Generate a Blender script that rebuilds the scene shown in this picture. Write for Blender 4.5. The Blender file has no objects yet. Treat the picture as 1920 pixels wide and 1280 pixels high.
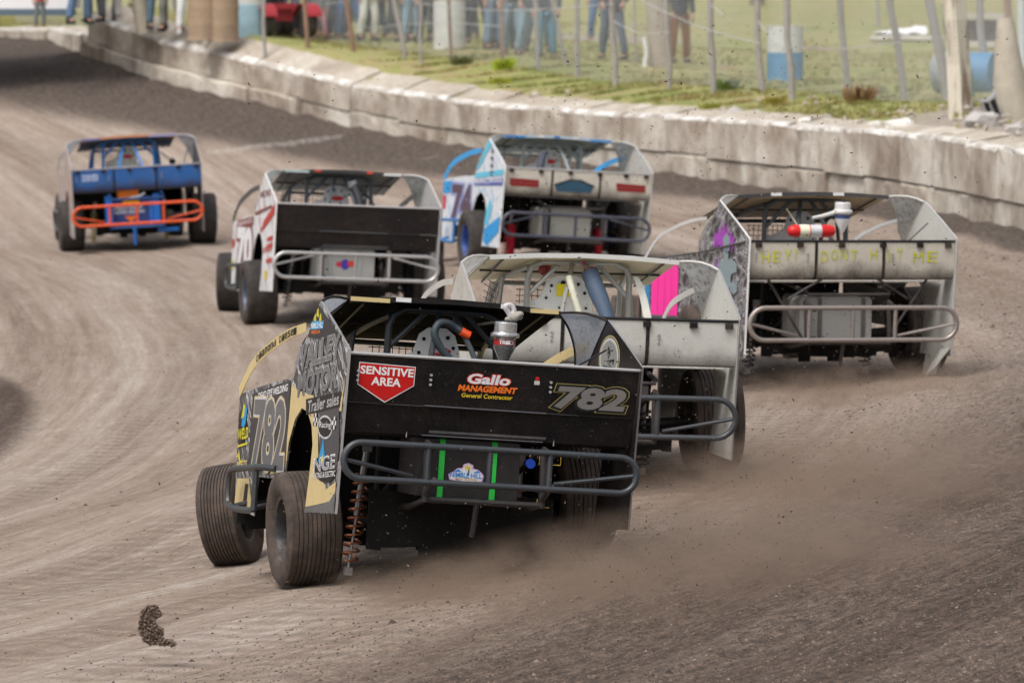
import bpy, bmesh, math, random
import numpy as np
from mathutils import Matrix, Vector, Euler
random.seed(7); rng = np.random.default_rng(7)
S = bpy.context.scene
COL = S.collection
R = math.radians
# ------------------------------------------------------------------ camera
FPX = 10667.0; CH = 4.02; PITCH = math.atan(684 / FPX)
cam = bpy.data.cameras.new('camera'); co = bpy.data.objects.new('camera', cam); COL.objects.link(co)
cam.lens = 200; cam.sensor_width = 36; cam.clip_end = 9000; cam.clip_start = 0.5
co.location = (0, 0, CH); co.rotation_euler = (math.pi / 2 - PITCH, 0, 0)
cam.dof.use_dof = True; cam.dof.focus_distance = 36.3; cam.dof.aperture_fstop = 4.6
S.camera = co
# ------------------------------------------------------------------ light: bright overcast
SUN_EL, SUN_AZ = R(58), R(-35)
w = bpy.data.worlds.new('World'); S.world = w; w.use_nodes = True
nt = w.node_tree; bg = nt.nodes['Background']
sky = nt.nodes.new('ShaderNodeTexSky'); sky.sky_type = 'NISHITA'; sky.sun_disc = False
sky.sun_elevation = SUN_EL; sky.sun_rotation = R(215); sky.dust_density = 6; sky.air_density = 1.0; sky.ozone_density = 0.6
hs = nt.nodes.new('ShaderNodeHueSaturation'); hs.inputs['Saturation'].default_value = .35; nt.links.new(sky.outputs[0], hs.inputs['Color']); nt.links.new(hs.outputs[0], bg.inputs[0]); bg.inputs[1].default_value = 0.15
sl = bpy.data.lights.new('sun', 'SUN'); sl.energy = 1.3; sl.angle = R(22); sl.color = (1, .965, .93)
so = bpy.data.objects.new('sun', sl); COL.objects.link(so)
so.rotation_euler = (R(32), 0, R(-35))
S.view_settings.view_transform = 'Standard'; S.view_settings.look = 'None'
S.view_settings.exposure = 0.17; S.view_settings.gamma = 1
S.view_settings.use_curve_mapping = False
try:
    S.cycles.volume_step_rate = 2.0; S.cycles.volume_max_steps = 64; S.cycles.volume_bounces = 1
    S.cycles.max_bounces = 6; S.cycles.transparent_max_bounces = 12
except Exception: pass

# ------------------------------------------------------------------ pixels of the photograph -> rays
def ray(px, py):
    a = (px - 960) / FPX; b = -(py - 640) / FPX
    return Vector((a, math.cos(PITCH) + b * math.sin(PITCH), -math.sin(PITCH) + b * math.cos(PITCH)))
def at(px, py, Y):
    d = ray(px, py); return Vector((0, 0, CH)) + d * (Y / d.y)

# ------------------------------------------------------------------ node helpers
def newmat(name):
    m = bpy.data.materials.new(name); m.use_nodes = True
    n = m.node_tree.nodes; n.clear()
    o = n.new('ShaderNodeOutputMaterial'); b = n.new('ShaderNodeBsdfPrincipled')
    m.node_tree.links.new(b.outputs[0], o.inputs[0])
    return m, m.node_tree, b, o
def noise(nt, vec, scale, detail=4, rough=.6, sc=None, rot=None):
    n = nt.nodes.new('ShaderNodeTexNoise'); n.inputs['Scale'].default_value = scale
    n.inputs['Detail'].default_value = detail; n.inputs['Roughness'].default_value = rough
    if sc or rot:
        mp = nt.nodes.new('ShaderNodeMapping')
        if sc: mp.inputs['Scale'].default_value = sc
        if rot: mp.inputs['Rotation'].default_value = rot
        nt.links.new(vec, mp.inputs[0]); vec = mp.outputs[0]
    nt.links.new(vec, n.inputs['Vector']); return n.outputs['Fac']
def coord(nt, kind='Object'):
    t = nt.nodes.new('ShaderNodeTexCoord'); return t.outputs[kind]
def ramp(nt, fac, stops, const=False):
    r = nt.nodes.new('ShaderNodeValToRGB'); cr = r.color_ramp
    if const: cr.interpolation = 'CONSTANT'
    while len(cr.elements) < len(stops): cr.elements.new(0.5)
    for e, (p, c) in zip(cr.elements, stops):
        e.position = p; e.color = (c[0], c[1], c[2], 1) if hasattr(c, '__len__') else (c, c, c, 1)
    nt.links.new(fac, r.inputs[0]); return r.outputs[0]
def mix(nt, fac, a, b):
    m = nt.nodes.new('ShaderNodeMix'); m.data_type = 'RGBA'
    for s, v in ((0, fac), (6, a), (7, b)):
        if hasattr(v, 'links') or hasattr(v, 'is_linked'): nt.links.new(v, m.inputs[s])
        else: m.inputs[s].default_value = v if s == 0 else (*v[:3], 1)
    return m.outputs[2]
def math_(nt, op, a, b=None, clamp=False):
    m = nt.nodes.new('ShaderNodeMath'); m.operation = op; m.use_clamp = clamp
    for i, v in enumerate((a, b)):
        if v is None: continue
        if hasattr(v, 'is_linked'): nt.links.new(v, m.inputs[i])
        else: m.inputs[i].default_value = v
    return m.outputs[0]
def bump(nt, b, h, strength=.4, dist=.02):
    n = nt.nodes.new('ShaderNodeBump'); n.inputs['Strength'].default_value = strength; n.inputs['Distance'].default_value = dist
    nt.links.new(h, n.inputs['Height']); nt.links.new(n.outputs[0], b.inputs['Normal'])
DIRT = (.20, .145, .11)
_mc = {}
def paint(col, rough=.45, metal=0.0, dirt=.35, spec=.5, name=None, scale=9):
    """painted / bare sheet or tube with thrown dirt on it"""
    k = (col, rough, metal, dirt, spec, scale)
    if k in _mc: return _mc[k]
    m, nt, b, o = newmat(name or 'paint'); v = coord(nt)
    n1 = noise(nt, v, scale, 6, .7); n2 = noise(nt, v, 55, 3, .7); n3 = noise(nt, v, 1.7, 2, .5)
    f = math_(nt, 'ADD', math_(nt, 'MULTIPLY', n1, .6), math_(nt, 'MULTIPLY', n3, .4))
    f = math_(nt, 'ADD', f, math_(nt, 'MULTIPLY', n2, .12))
    f = ramp(nt, f, [(.50, 0.05 * dirt), (.62, dirt * .55), (.78, min(1, dirt * 1.6))])
    sp = ramp(nt, noise(nt, v, 130, 2, .5), [(.64, 0), (.68, 1)])     # splatter specks
    f2 = math_(nt, 'MAXIMUM', f, math_(nt, 'MULTIPLY', sp, min(1, .22 + dirt * 1.3)))
    c = mix(nt, f2, col, DIRT); nt.links.new(c, b.inputs['Base Color'])
    r = math_(nt, 'ADD', math_(nt, 'MULTIPLY', f2, .8 - rough if rough < .8 else 0), rough, True); nt.links.new(r, b.inputs['Roughness'])
    mt = math_(nt, 'MULTIPLY', math_(nt, 'SUBTRACT', 1.0, f2), metal); nt.links.new(mt, b.inputs['Metallic'])
    b.inputs['Specular IOR Level'].default_value = spec
    bump(nt, b, noise(nt, v, 6, 2, .5), .15, .02)
    _mc[k] = m; return m
def plain(col, rough=.7, metal=0.0, name='plain', var=.25, scale=14, spec=.35):
    k = ('p', col, rough, metal, var, scale, spec)
    if k in _mc: return _mc[k]
    m, nt, b, o = newmat(name); v = coord(nt)
    c = mix(nt, noise(nt, v, scale, 5, .65), tuple(x * (1 - var) for x in col), tuple(min(1, x * (1 + var)) for x in col))
    nt.links.new(c, b.inputs['Base Color']); b.inputs['Roughness'].default_value = rough; b.inputs['Metallic'].default_value = metal; b.inputs['Specular IOR Level'].default_value = spec
    _mc[k] = m; return m
def livery(name, cols, rot, seed, sc=(1, .5, 3.0), dirt=.3, stops=(.0, .42, .5, .56, .64)):
    """vinyl wrap: hard-edged diagonal slashes of a few colours"""
    m, nt, b, o = newmat(name); v = coord(nt)
    ad = nt.nodes.new('ShaderNodeVectorMath'); ad.operation = 'ADD'; nt.links.new(v, ad.inputs[0]); ad.inputs[1].default_value = (seed, seed * 2.3, seed)
    mp = nt.nodes.new('ShaderNodeMapping'); mp.vector_type = 'POINT'; mp.inputs['Rotation'].default_value = (rot, 0, 0); nt.links.new(ad.outputs[0], mp.inputs[0])
    f = noise(nt, mp.outputs[0], 3.2, 3, .62, sc)
    c = ramp(nt, f, [(s, k) for s, k in zip(stops, cols)], True)
    n1 = noise(nt, v, 10, 6, .7)
    d = ramp(nt, n1, [(.5, .04), (.75, dirt)])
    sp = ramp(nt, noise(nt, v, 120, 2, .5), [(.67, 0), (.71, .8)])
    d = math_(nt, 'MAXIMUM', d, sp)
    nt.links.new(mix(nt, d, c, DIRT), b.inputs['Base Color']); b.inputs['Roughness'].default_value = .4
    bump(nt, b, noise(nt, v, 5, 2, .5), .2, .03)
    return m

# ------------------------------------------------------------------ mesh helpers
class MB:
    def __init__(s): s.v = []; s.f = []; s.sm = []
    def add(s, vs, fs, smooth=False):
        o = len(s.v); s.v += [tuple(x) for x in vs]; s.f += [tuple(i + o for i in f) for f in fs]; s.sm += [smooth] * len(fs); return s
    def box(s, c, d, rz=0):
        x, y, z = c; a, b, h = d[0] / 2, d[1] / 2, d[2] / 2
        vs = [(i * a, j * b, k * h) for k in (-1, 1) for j in (-1, 1) for i in (-1, 1)]
        cs, sn = math.cos(rz), math.sin(rz)
        vs = [(x + p * cs - q * sn, y + p * sn + q * cs, z + r) for p, q, r in vs]
        return s.add(vs, [(0, 2, 3, 1), (4, 5, 7, 6), (0, 1, 5, 4), (2, 6, 7, 3), (0, 4, 6, 2), (1, 3, 7, 5)])
    def tube(s, pts, r, seg=8, closed=False, corr=0):
        pts = [Vector(p) for p in pts]; n = len(pts); vs = []; fs = []
        up = None
        for i, p in enumerate(pts):
            if closed: t = pts[(i + 1) % n] - pts[i - 1]
            else: t = pts[min(i + 1, n - 1)] - pts[max(i - 1, 0)]
            t.normalize()
            if up is None:
                up = Vector((0, 0, 1)) if abs(t.z) < .9 else Vector((1, 0, 0))
            a = t.cross(up)
            if a.length < 1e-4: a = t.cross(Vector((0, 1, .1)))
            a.normalize(); up2 = a.cross(t).normalized(); up = up2
            rr = (r[i] if hasattr(r, '__len__') else r) * (1 + (corr if i % 2 else 0))
            for k in range(seg):
                q = 2 * math.pi * k / seg; vs.append(p + (a * math.cos(q) + up2 * math.sin(q)) * rr)
        m = n if closed else n - 1
        for i in range(m):
            j = (i + 1) % n
            for k in range(seg):
                l = (k + 1) % seg; fs.append((i * seg + k, i * seg + l, j * seg + l, j * seg + k))
        if not closed: fs += [tuple(range(seg))[::-1], tuple((n - 1) * seg + k for k in range(seg))]
        return s.add(vs, fs, True)
    def lathe(s, prof, seg=32, M=None, smooth=True, caps=True):
        """prof: (radius, height along local z)"""
        vs = []; fs = []; n = len(prof)
        for k in range(seg):
            q = 2 * math.pi * k / seg
            for r, h in prof: vs.append(Vector((r * math.cos(q), r * math.sin(q), h)))
        for k in range(seg):
            l = (k + 1) % seg
            for i in range(n - 1): fs.append((k * n + i, l * n + i, l * n + i + 1, k * n + i + 1))
        if caps:
            fs += [tuple(k * n for k in range(seg))[::-1], tuple(k * n + n - 1 for k in range(seg))]
        if M is not None: vs = [M @ x for x in vs]
        return s.add(vs, fs, smooth)
    def prism(s, poly, f0, f1):
        """poly of 2D pts; f0 / f1 map (a,b) -> 3D for the two faces"""
        n = len(poly); vs = [f0(*p) for p in poly] + [f1(*p) for p in poly]
        fs = [tuple(range(n)), tuple(range(2 * n - 1, n - 1, -1))] + [(i, i + n, (i + 1) % n + n, (i + 1) % n) for i in range(n)]
        return s.add(vs, fs)
    def sheet(s, rows, th=(0, 0, -.006), smooth=True):
        """grid of points rows[i][j] given a small thickness"""
        a = len(rows); b = len(rows[0]); th = Vector(th)
        vs = [Vector(p) for r in rows for p in r]; vs2 = [p + th for p in vs]; N = len(vs); fs = []
        for i in range(a - 1):
            for j in range(b - 1):
                q = (i * b + j, i * b + j + 1, (i + 1) * b + j + 1, (i + 1) * b + j); fs.append(q); fs.append(tuple(k + N for k in q[::-1]))
        edge = [(0 * b + j) for j in range(b)] + [i * b + b - 1 for i in range(1, a)] + [(a - 1) * b + j for j in range(b - 2, -1, -1)] + [i * b for i in range(a - 2, 0, -1)]
        for i in range(len(edge)):
            p, q = edge[i], edge[(i + 1) % len(edge)]; fs.append((p, p + N, q + N, q))
        return s.add(vs + vs2, fs, smooth)
    def mesh(s, name, mat=None):
        me = bpy.data.meshes.new(name); me.from_pydata(s.v, [], s.f)
        if any(s.sm): me.polygons.foreach_set('use_smooth', s.sm)
        me.update()
        if any(s.sm):
            try: me.set_sharp_from_angle(angle=R(40))
            except Exception: pass
        if mat: me.materials.append(mat)
        return me
def link(name, me, parent=None, M=None):
    o = bpy.data.objects.new(name, me); COL.objects.link(o)
    if parent is not None: o.parent = parent
    if M is not None: o.matrix_basis = M
    return o
def tag(o, label=None, cat=None, group=None, kind=None):
    if label: o['label'] = label
    if cat: o['category'] = cat
    if group: o['group'] = group
    if kind: o['kind'] = kind
    return o
def bez(pts, n=6):
    """Catmull-Rom smoothing"""
    P = [Vector(p) for p in pts]; out = []
    for i in range(len(P) - 1):
        p0 = P[max(i - 1, 0)]; p1 = P[i]; p2 = P[i + 1]; p3 = P[min(i + 2, len(P) - 1)]
        for k in range(n):
            t = k / n
            out.append(.5 * ((2 * p1) + (p2 - p0) * t + (2 * p0 - 5 * p1 + 4 * p2 - p3) * t * t + (3 * p1 - p0 - 3 * p2 + p3) * t ** 3))
    out.append(P[-1]); return out
_txt = {}
def text_mesh(s, off=0.0):
    if (s, off) in _txt: return _txt[(s, off)]
    cu = bpy.data.curves.new('lettering', 'FONT'); cu.body = s; cu.offset = off; cu.resolution_u = 3; cu.size = 1
    o = bpy.data.objects.new('lettering', cu); COL.objects.link(o)
    dg = bpy.context.evaluated_depsgraph_get(); me = bpy.data.meshes.new_from_object(o.evaluated_get(dg))
    vs = [v.co.copy() for v in me.vertices]; fs = [tuple(p.vertices) for p in me.polygons]
    bpy.data.objects.remove(o); bpy.data.curves.remove(cu); bpy.data.meshes.remove(me)
    _txt[(s, off)] = (vs, fs); return vs, fs
def lettering(s, O, u, v, w, h, mat, parent, M=None, off=0.0, shear=0.0, name='lettering', ref=None):
    """flat print: bbox of the text is fitted to w x h at O (lower left) along u, v"""
    vs, fs = text_mesh(s, off); rv, _ = text_mesh(s, 0.0)
    x0 = min(p.x for p in rv); x1 = max(p.x for p in rv); y0 = min(p.y for p in rv); y1 = max(p.y for p in rv)
    O = Vector(O); u = Vector(u); v = Vector(v); mb = MB()
    mb.add([O + u * ((p.x - x0) / (x1 - x0) * w + shear * h * (p.y - y0) / (y1 - y0)) + v * ((p.y - y0) / (y1 - y0) * h) for p in vs], fs)
    return link(name, mb.mesh(name, mat), parent, M)
def decal(poly, F, mat, parent, M=None, name='decal', th=.0015):
    """thin vinyl piece; F maps 2D -> 3D"""
    mb = MB(); mb.add([F(*p) for p in poly], [tuple(range(len(poly)))]); return link(name, mb.mesh(name, mat), parent, M)

# ------------------------------------------------------------------ ground heights (thin-plate splines)
class TPS:
    def __init__(s, P, lam=.02):
        P = np.array(P, float); s.c = P[:, :2]; n = len(P)
        r = np.linalg.norm(s.c[:, None] - s.c[None], axis=2); K = s.U(r) + lam * np.eye(n) * 10
        A = np.zeros((n + 3, n + 3)); A[:n, :n] = K; A[:n, n] = 1; A[:n, n + 1:] = s.c; A[n, :n] = 1; A[n + 1:, :n] = s.c.T
        s.w = np.linalg.solve(A, np.concatenate([P[:, 2], [0, 0, 0]])); s.n = n
    @staticmethod
    def U(r): return np.where(r > 1e-9, r * r * np.log(np.maximum(r, 1e-9)), 0)
    def __call__(s, x, y):
        x = np.asarray(x, float); y = np.asarray(y, float); sh = x.shape; q = np.stack([x.ravel(), y.ravel()], 1); out = np.zeros(len(q))
        for i in range(0, len(q), 20000):
            r = np.linalg.norm(q[i:i + 20000, None] - s.c[None], axis=2)
            out[i:i + 20000] = s.U(r) @ s.w[:s.n] + s.w[s.n] + q[i:i + 20000] @ s.w[s.n + 1:]
        return out.reshape(sh)
# wall stations measured on the photograph: (px, y of top edge, y of foot)
WS = [(1990, 300, 445), (1920, 285, 430), (1800, 262, 402), (1650, 245, 374), (1500, 235, 352), (1300, 222, 326), (1100, 211, 302), (950, 197, 284),
      (800, 182, 263), (650, 159, 230), (500, 123, 190), (400, 101, 168), (300, 79, 141), (220, 52, 118), (165, 31, 98)]
def circ(px):
    """depth at which the outer wall (an arc about (-73,60), radius 79.5) crosses this image column"""
    lo, hi = 62.0, 122.0
    for _ in range(50):
        m = (lo + hi) / 2; X = (px - 960) / FPX * m
        if math.hypot(X + 73, m - 60) < 79.5: lo = m
        else: hi = m
    return lo
WALL = []     # (x, y, zfoot, ztop)
for zz, xx in ((22, 9.6), (36, 8.4), (50, 7.4), (60, 6.75)): WALL.append((xx, zz, 1.0 - (60 - zz) * .004, 1.86))
for px, yt, yb in WS[1:]:
    Z = circ(px); a = at(px, yb, Z); b = at(px, yt, Z); WALL.append((a.x, Z, a.z, b.z))
WEND = WALL[-1]
# the low broken kerb that carries on beyond the wall's end
LOW = []
for px, yt, yb, Z in ((150, 60, 96, 107.2), (90, 52, 72, 108.6), (0, 54, 68, 110.5), (-120, 50, 66, 114), (-500, 48, 64, 124), (-1400, 45, 60, 150)):
    a = at(px, yb, Z); b = at(px, yt, Z); LOW.append((a.x, Z, a.z, b.z))
BORD = WALL + LOW
ctrl = [(-1.3, 36.3, .11), (.5, 36.8, .28), (-2.1, 38.9, -.05), (-.2, 39.4, .17), (-.5, 41.5, .25), (1.45, 41.8, .36), (-.9, 44.2, .2), (1.0, 44.5, .35),
        (1.7, 50, .38), (3.6, 50.7, .49), (1.0, 52.7, .35), (2.9, 53.2, .47), (-.5, 71.5, .33), (1.4, 72, .42), (-3, 65.6, .0), (-1, 66, .1), (-3.55, 68.3, -.02), (-1.6, 68.7, .1),
        (-6.6, 84.3, -.05), (-4.6, 84.6, .05), (-7, 87, -.03), (-5, 87.2, .06),
        (-7, 53, -.12), (-3, 45, -.07), (-5, 40, -.1), (-3.5, 33, .0), (-12, 70, -.1), (-14, 90, .1), (-12, 53, -.12), (-.5, 33, .13), (1, 32, .2), (3, 33, .38), (4, 40, .52), (5.2, 50, .68), (5, 60, .62),
        (-2, 30, .03), (2, 25, .2), (7, 25, .8), (-6, 25, -.05), (0, 8, .1), (10, 8, .8), (-14, 8, -.1), (-40, 30, -.1), (-40, 70, -.1), (-40, 110, .2), (-9, 97, .95), (-12, 100, 1.0), (-3.5, 90, .35), (-6.5, 93, .6), (-1, 83, .45), (1.2, 80, .55)]
ctrl += [(x, y, z - .03) for x, y, z, t in BORD]
TRK = TPS(ctrl, .002)
def wall_side(x, y):
    """signed distance to the wall line, + on the track side"""
    P = np.array([(a, b) for a, b, _, _ in BORD]); x = np.asarray(x, float); y = np.asarray(y, float)
    best = np.full(x.shape, 1e9); sg = np.ones(x.shape)
    for i in range(len(P) - 1):
        a, b = P[i], P[i + 1]; d = b - a; L = d @ d
        t = np.clip(((x - a[0]) * d[0] + (y - a[1]) * d[1]) / L, 0, 1)
        ex = x - (a[0] + t * d[0]); ey = y - (a[1] + t * d[1]); r = np.hypot(ex, ey)
        cr = d[0] * ey - d[1] * ex
        u = r < best; best = np.where(u, r, best); sg = np.where(u, np.sign(cr), sg)
    return best * sg
def ztrk(x, y): return float(TRK(np.array([x]), np.array([y]))[0])
# grass bank: wall back edge + measured points
gp = []
NB = len(WALL)
def rise(i):                      # how much the top of the wall slopes up towards its back
    Z = WALL[i][1] if i < NB else 120
    return np.interp(Z, [60, 75, 90, 100, 106, 110], [.07, .09, .16, .30, .26, .05])
for i, (x, y, z, t) in enumerate(WALL): gp.append((x + .55, y + .25, t + rise(i) - .05))
for x, y, z, t in LOW: gp.append((x + .5, y + .5, t - .03))
for px, py, Z in ((1590, 183, 85), (1480, 153, 97), (1300, 188, 86.5), (1160, 165, 91), (1450, 100, 115), (1500, 40, 150), (1000, 112, 98), (1130, 82, 108), (1200, 40, 135),
                  (845, 96, 102), (700, 74, 109), (600, 74, 112), (455, 74, 111), (150, 44, 116), (1800, 205, 76.5), (1900, 195, 77), (1760, 150, 90), (1700, 60, 120)):
    a = at(px, py, Z); gp.append((a.x, Z, a.z))
gp += [(14, 40, 2.3), (30, 80, 2.6), (60, 200, 3.2), (-40, 300, 3.4), (40, 400, 3.5), (150, 300, 3.5), (-200, 400, 3.4), (16, 60, 2.3), (-5, 140, 3.1), (-30, 170, 3.2), (5, 180, 3.25)]
GRS = TPS(gp, .004)
def zgrs(x, y): return float(GRS(np.array([x]), np.array([y]))[0])
def hit(px, py, fn=None, y0=60, y1=260):
    """where the ray through a pixel meets the bank"""
    fn = fn or zgrs; Y = y0 + 0.0
    while Y < y1:
        p = at(px, py, Y)
        if p.z < fn(p.x, p.y): return p
        Y += .25
    return at(px, py, y1)
def vnoise(x, y, s=0):
    return (np.sin(x * 1.7 + s) * np.cos(y * 1.3 - s * 2) + .6 * np.sin(x * 3.9 - y * 2.1 + s * 3) + .35 * np.sin(x * 8.3 + y * 6.7 + s) * np.cos(y * 9.1 - x * 3)) / 1.9
# ------------------------------------------------------------------ track surface
HY = np.array([0, 30, 37, 45, 53, 62, 80, 95, 110, 200]); HA = np.radians([24, 24, 22, 10, 0, -5, -10, -17, -30, -50])
yy = np.linspace(0, 200, 2001); xc = np.concatenate([[0], np.cumsum(np.tan(np.interp(yy[:-1], HY, HA)) * .1)])
def grid_mesh(name, xs, ys, zf, mats):
    X, Y = np.meshgrid(xs, ys); Z = zf(X, Y); nx, ny = len(xs), len(ys)
    co_ = np.stack([X.ravel(), Y.ravel(), Z.ravel()], 1)
    i = np.arange(nx * ny).reshape(ny, nx); q = np.stack([i[:-1, :-1], i[:-1, 1:], i[1:, 1:], i[1:, :-1]], 2).reshape(-1, 4)
    return co_, q
def raw_mesh(name, co_, faces, mat, smooth=True):
    co_ = np.asarray(co_, np.float32); faces = np.asarray(faces, np.int32); k = faces.shape[1]
    me = bpy.data.meshes.new(name); me.vertices.add(len(co_)); me.vertices.foreach_set('co', co_.ravel())
    me.loops.add(faces.size); me.loops.foreach_set('vertex_index', faces.ravel())
    me.polygons.add(len(faces)); me.polygons.foreach_set('loop_start', np.arange(len(faces), dtype=np.int32) * k); me.polygons.foreach_set('loop_total', np.full(len(faces), k, np.int32))
    if smooth: me.polygons.foreach_set('use_smooth', np.ones(len(faces), bool))
    me.update(calc_edges=True); me.validate()
    if mat: me.materials.append(mat)
    return me
def attr(me, name, a):
    t = me.attributes.new(name, 'FLOAT', 'POINT'); t.data.foreach_set('value', np.asarray(a, np.float32).ravel())
xs = np.concatenate([np.linspace(-400, -40, 12), np.linspace(-36, -12, 16), np.arange(-11.5, 9.6, .13), np.linspace(11, 25, 6)])
ys = np.concatenate([np.linspace(-60, 26, 18), np.arange(28, 60, .16), np.arange(60, 112, .25), np.linspace(114, 320, 30)])
def ztrack(X, Y):
    Z = TRK(np.clip(X, -40, 12), np.clip(Y, 8, 125))
    lane = X - np.interp(Y, yy, xc)
    Z = Z + .012 * np.sin(lane * 5.1 + .3 * np.sin(Y * .13)) + .008 * np.sin(lane * 13 + Y * .05) + .010 * vnoise(X * 1.3, Y * .8)
    d = wall_side(X, Y)
    foot = np.clip(1 - d / 1.6, 0, 1) * (d > -.4)
    Z = Z + foot * .05 * vnoise(X * 2.5, Y * 1.1, 2)
    Z = np.where(d < -.3, Z - 1.4, Z)
    rr = 5.9 * np.hypot((X + 10.2) / 5.9, (Y - 50.5) / 14); Z = Z + .06 * np.clip((5.9 - rr) / .5, 0, 1)
    return Z
cv, cf = grid_mesh('t', xs, ys, ztrack, None)
mtrk, nt, b, o = newmat('packed_clay')
at_l = nt.nodes.new('ShaderNodeAttribute'); at_l.attribute_name = 'lane'
at_m = nt.nodes.new('ShaderNodeAttribute'); at_m.attribute_name = 'mud'
at_g = nt.nodes.new('ShaderNodeAttribute'); at_g.attribute_name = 'crumb'
geo = nt.nodes.new('ShaderNodeNewGeometry'); sep = nt.nodes.new('ShaderNodeSeparateXYZ'); nt.links.new(geo.outputs['Position'], sep.inputs[0])
cmb = nt.nodes.new('ShaderNodeCombineXYZ'); nt.links.new(at_l.outputs['Fac'], cmb.inputs[0]); nt.links.new(sep.outputs[1], cmb.inputs[1])
L = cmb.outputs[0]; P = geo.outputs['Position']
s1 = noise(nt, L, 1.0, 5, .6, (1.1, .035, 1)); s2 = noise(nt, L, 1.0, 5, .65, (7, .22, 1)); s3 = noise(nt, L, 1.0, 4, .7, (38, 1.6, 1))
iso = noise(nt, P, 1.6, 6, .65); fine = noise(nt, P, 14, 5, .75); grit = noise(nt, P, 34, 3, .8)
f = math_(nt, 'ADD', math_(nt, 'MULTIPLY', s1, .42), math_(nt, 'MULTIPLY', s2, .38))
f = math_(nt, 'ADD', f, math_(nt, 'MULTIPLY', s3, .2)); f = math_(nt, 'ADD', f, math_(nt, 'MULTIPLY', math_(nt, 'SUBTRACT', iso, .5), .12))
base = ramp(nt, f, [(.34, (.155, .110, .082)), (.44, (.255, .193, .150)), (.52, (.325, .257, .207)), (.59, (.40, .333, .28)), (.68, (.50, .445, .39))])
dark = ramp(nt, f, [(.36, (.055, .036, .025)), (.48, (.098, .067, .049)), (.58, (.148, .106, .080)), (.68, (.22, .168, .133))])
mudf = math_(nt, 'ADD', at_m.outputs['Fac'], math_(nt, 'MULTIPLY', math_(nt, 'SUBTRACT', s2, .5), .9)); mudf = ramp(nt, mudf, [(.25, 0), (.8, 1)])
c = mix(nt, mudf, base, dark)
at_f = nt.nodes.new('ShaderNodeAttribute'); at_f.attribute_name = 'foot'
foot_f = ramp(nt, math_(nt, 'ADD', at_f.outputs['Fac'], math_(nt, 'MULTIPLY', math_(nt, 'SUBTRACT', s2, .5), .8)), [(.35, 0), (.75, 1)])
c = mix(nt, foot_f, c, ramp(nt, fine, [(.3, (.055, .041, .033)), (.7, (.150, .116, .094))]))
band = ramp(nt, noise(nt, L, 1.0, 2, .4, (.9, .012, 1)), [(.50, 0), (.56, 1)]); wv_ = nt.nodes.new('ShaderNodeTexWave'); wv_.wave_type = 'BANDS'; wv_.bands_direction = 'Y'; wv_.inputs['Scale'].default_value = 1.1; wv_.inputs['Distortion'].default_value = 6; wv_.inputs['Detail'].default_value = 3; wv_.inputs['Detail Scale'].default_value = 2; nt.links.new(L, wv_.inputs['Vector'])
rib_ = math_(nt, 'MULTIPLY', math_(nt, 'MULTIPLY', band, math_(nt, 'SUBTRACT', 1.0, mudf)), wv_.outputs['Fac'])
c = mix(nt, math_(nt, 'MULTIPLY', rib_, .45), c, (.15, .112, .088))
at_p = nt.nodes.new('ShaderNodeAttribute'); at_p.attribute_name = 'pale'
c = mix(nt, ramp(nt, math_(nt, 'ADD', math_(nt, 'MULTIPLY', at_p.outputs['Fac'], .50), math_(nt, 'ADD', math_(nt, 'MULTIPLY', s3, .45), math_(nt, 'MULTIPLY', fine, .25))), [(.72, 0), (.90, .45)]), c, (.56, .52, .48))
clump = noise(nt, L, 1.0, 5, .75, (16, 5, 1)); gr = ramp(nt, math_(nt, 'ADD', math_(nt, 'MULTIPLY', grit, .5), math_(nt, 'MULTIPLY', clump, .5)), [(.38, .22), (.46, .70), (.52, 1.1), (.60, 1.9)])
crf = math_(nt, 'MULTIPLY', at_g.outputs['Fac'], 1.0)
mul = nt.nodes.new('ShaderNodeMix'); mul.data_type = 'RGBA'; mul.blend_type = 'MULTIPLY'; nt.links.new(math_(nt, 'ADD', math_(nt, 'MULTIPLY', crf, .95), .10, True), mul.inputs[0]); nt.links.new(c, mul.inputs[6]); nt.links.new(gr, mul.inputs[7])
fr = ramp(nt, fine, [(.3, .72), (.5, 1.0), (.7, 1.18)])
mul2 = nt.nodes.new('ShaderNodeMix'); mul2.data_type = 'RGBA'; mul2.blend_type = 'MULTIPLY'; mul2.inputs[0].default_value = .6; nt.links.new(mul.outputs[2], mul2.inputs[6]); nt.links.new(fr, mul2.inputs[7])
nt.links.new(mul2.outputs[2], b.inputs['Base Color'])
rg = ramp(nt, f, [(.4, .95), (.7, .62)]); nt.links.new(rg, b.inputs['Roughness']); b.inputs['Specular IOR Level'].default_value = .35
hh = math_(nt, 'ADD', math_(nt, 'MULTIPLY', s3, .6), math_(nt, 'MULTIPLY', fine, .9)); hh = math_(nt, 'ADD', hh, math_(nt, 'MULTIPLY', math_(nt, 'MULTIPLY', grit, at_g.outputs['Fac']), 1.2))
bump(nt, b, hh, .9, .035)
dw_ = wall_side(cv[:, 0], cv[:, 1]); cf = cf[(dw_[cf] > -1.2).any(axis=1)]
trk = raw_mesh('dirt_track', cv, cf, mtrk)
lane = cv[:, 0] - np.interp(cv[:, 1], yy, xc); attr(trk, 'lane', lane)
d = wall_side(cv[:, 0], cv[:, 1]); rr = 5.9 * np.hypot((cv[:, 0] + 10.2) / 5.9, (cv[:, 1] - 50.5) / 14)
sst = lambda a, b_, v: np.clip((v - a) / (b_ - a), 0, 1) ** 2 * (3 - 2 * np.clip((v - a) / (b_ - a), 0, 1))
footw = np.interp(cv[:, 1], [60, 75, 90, 100, 112], [.6, .8, 1.7, 3.6, 5.5])
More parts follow.
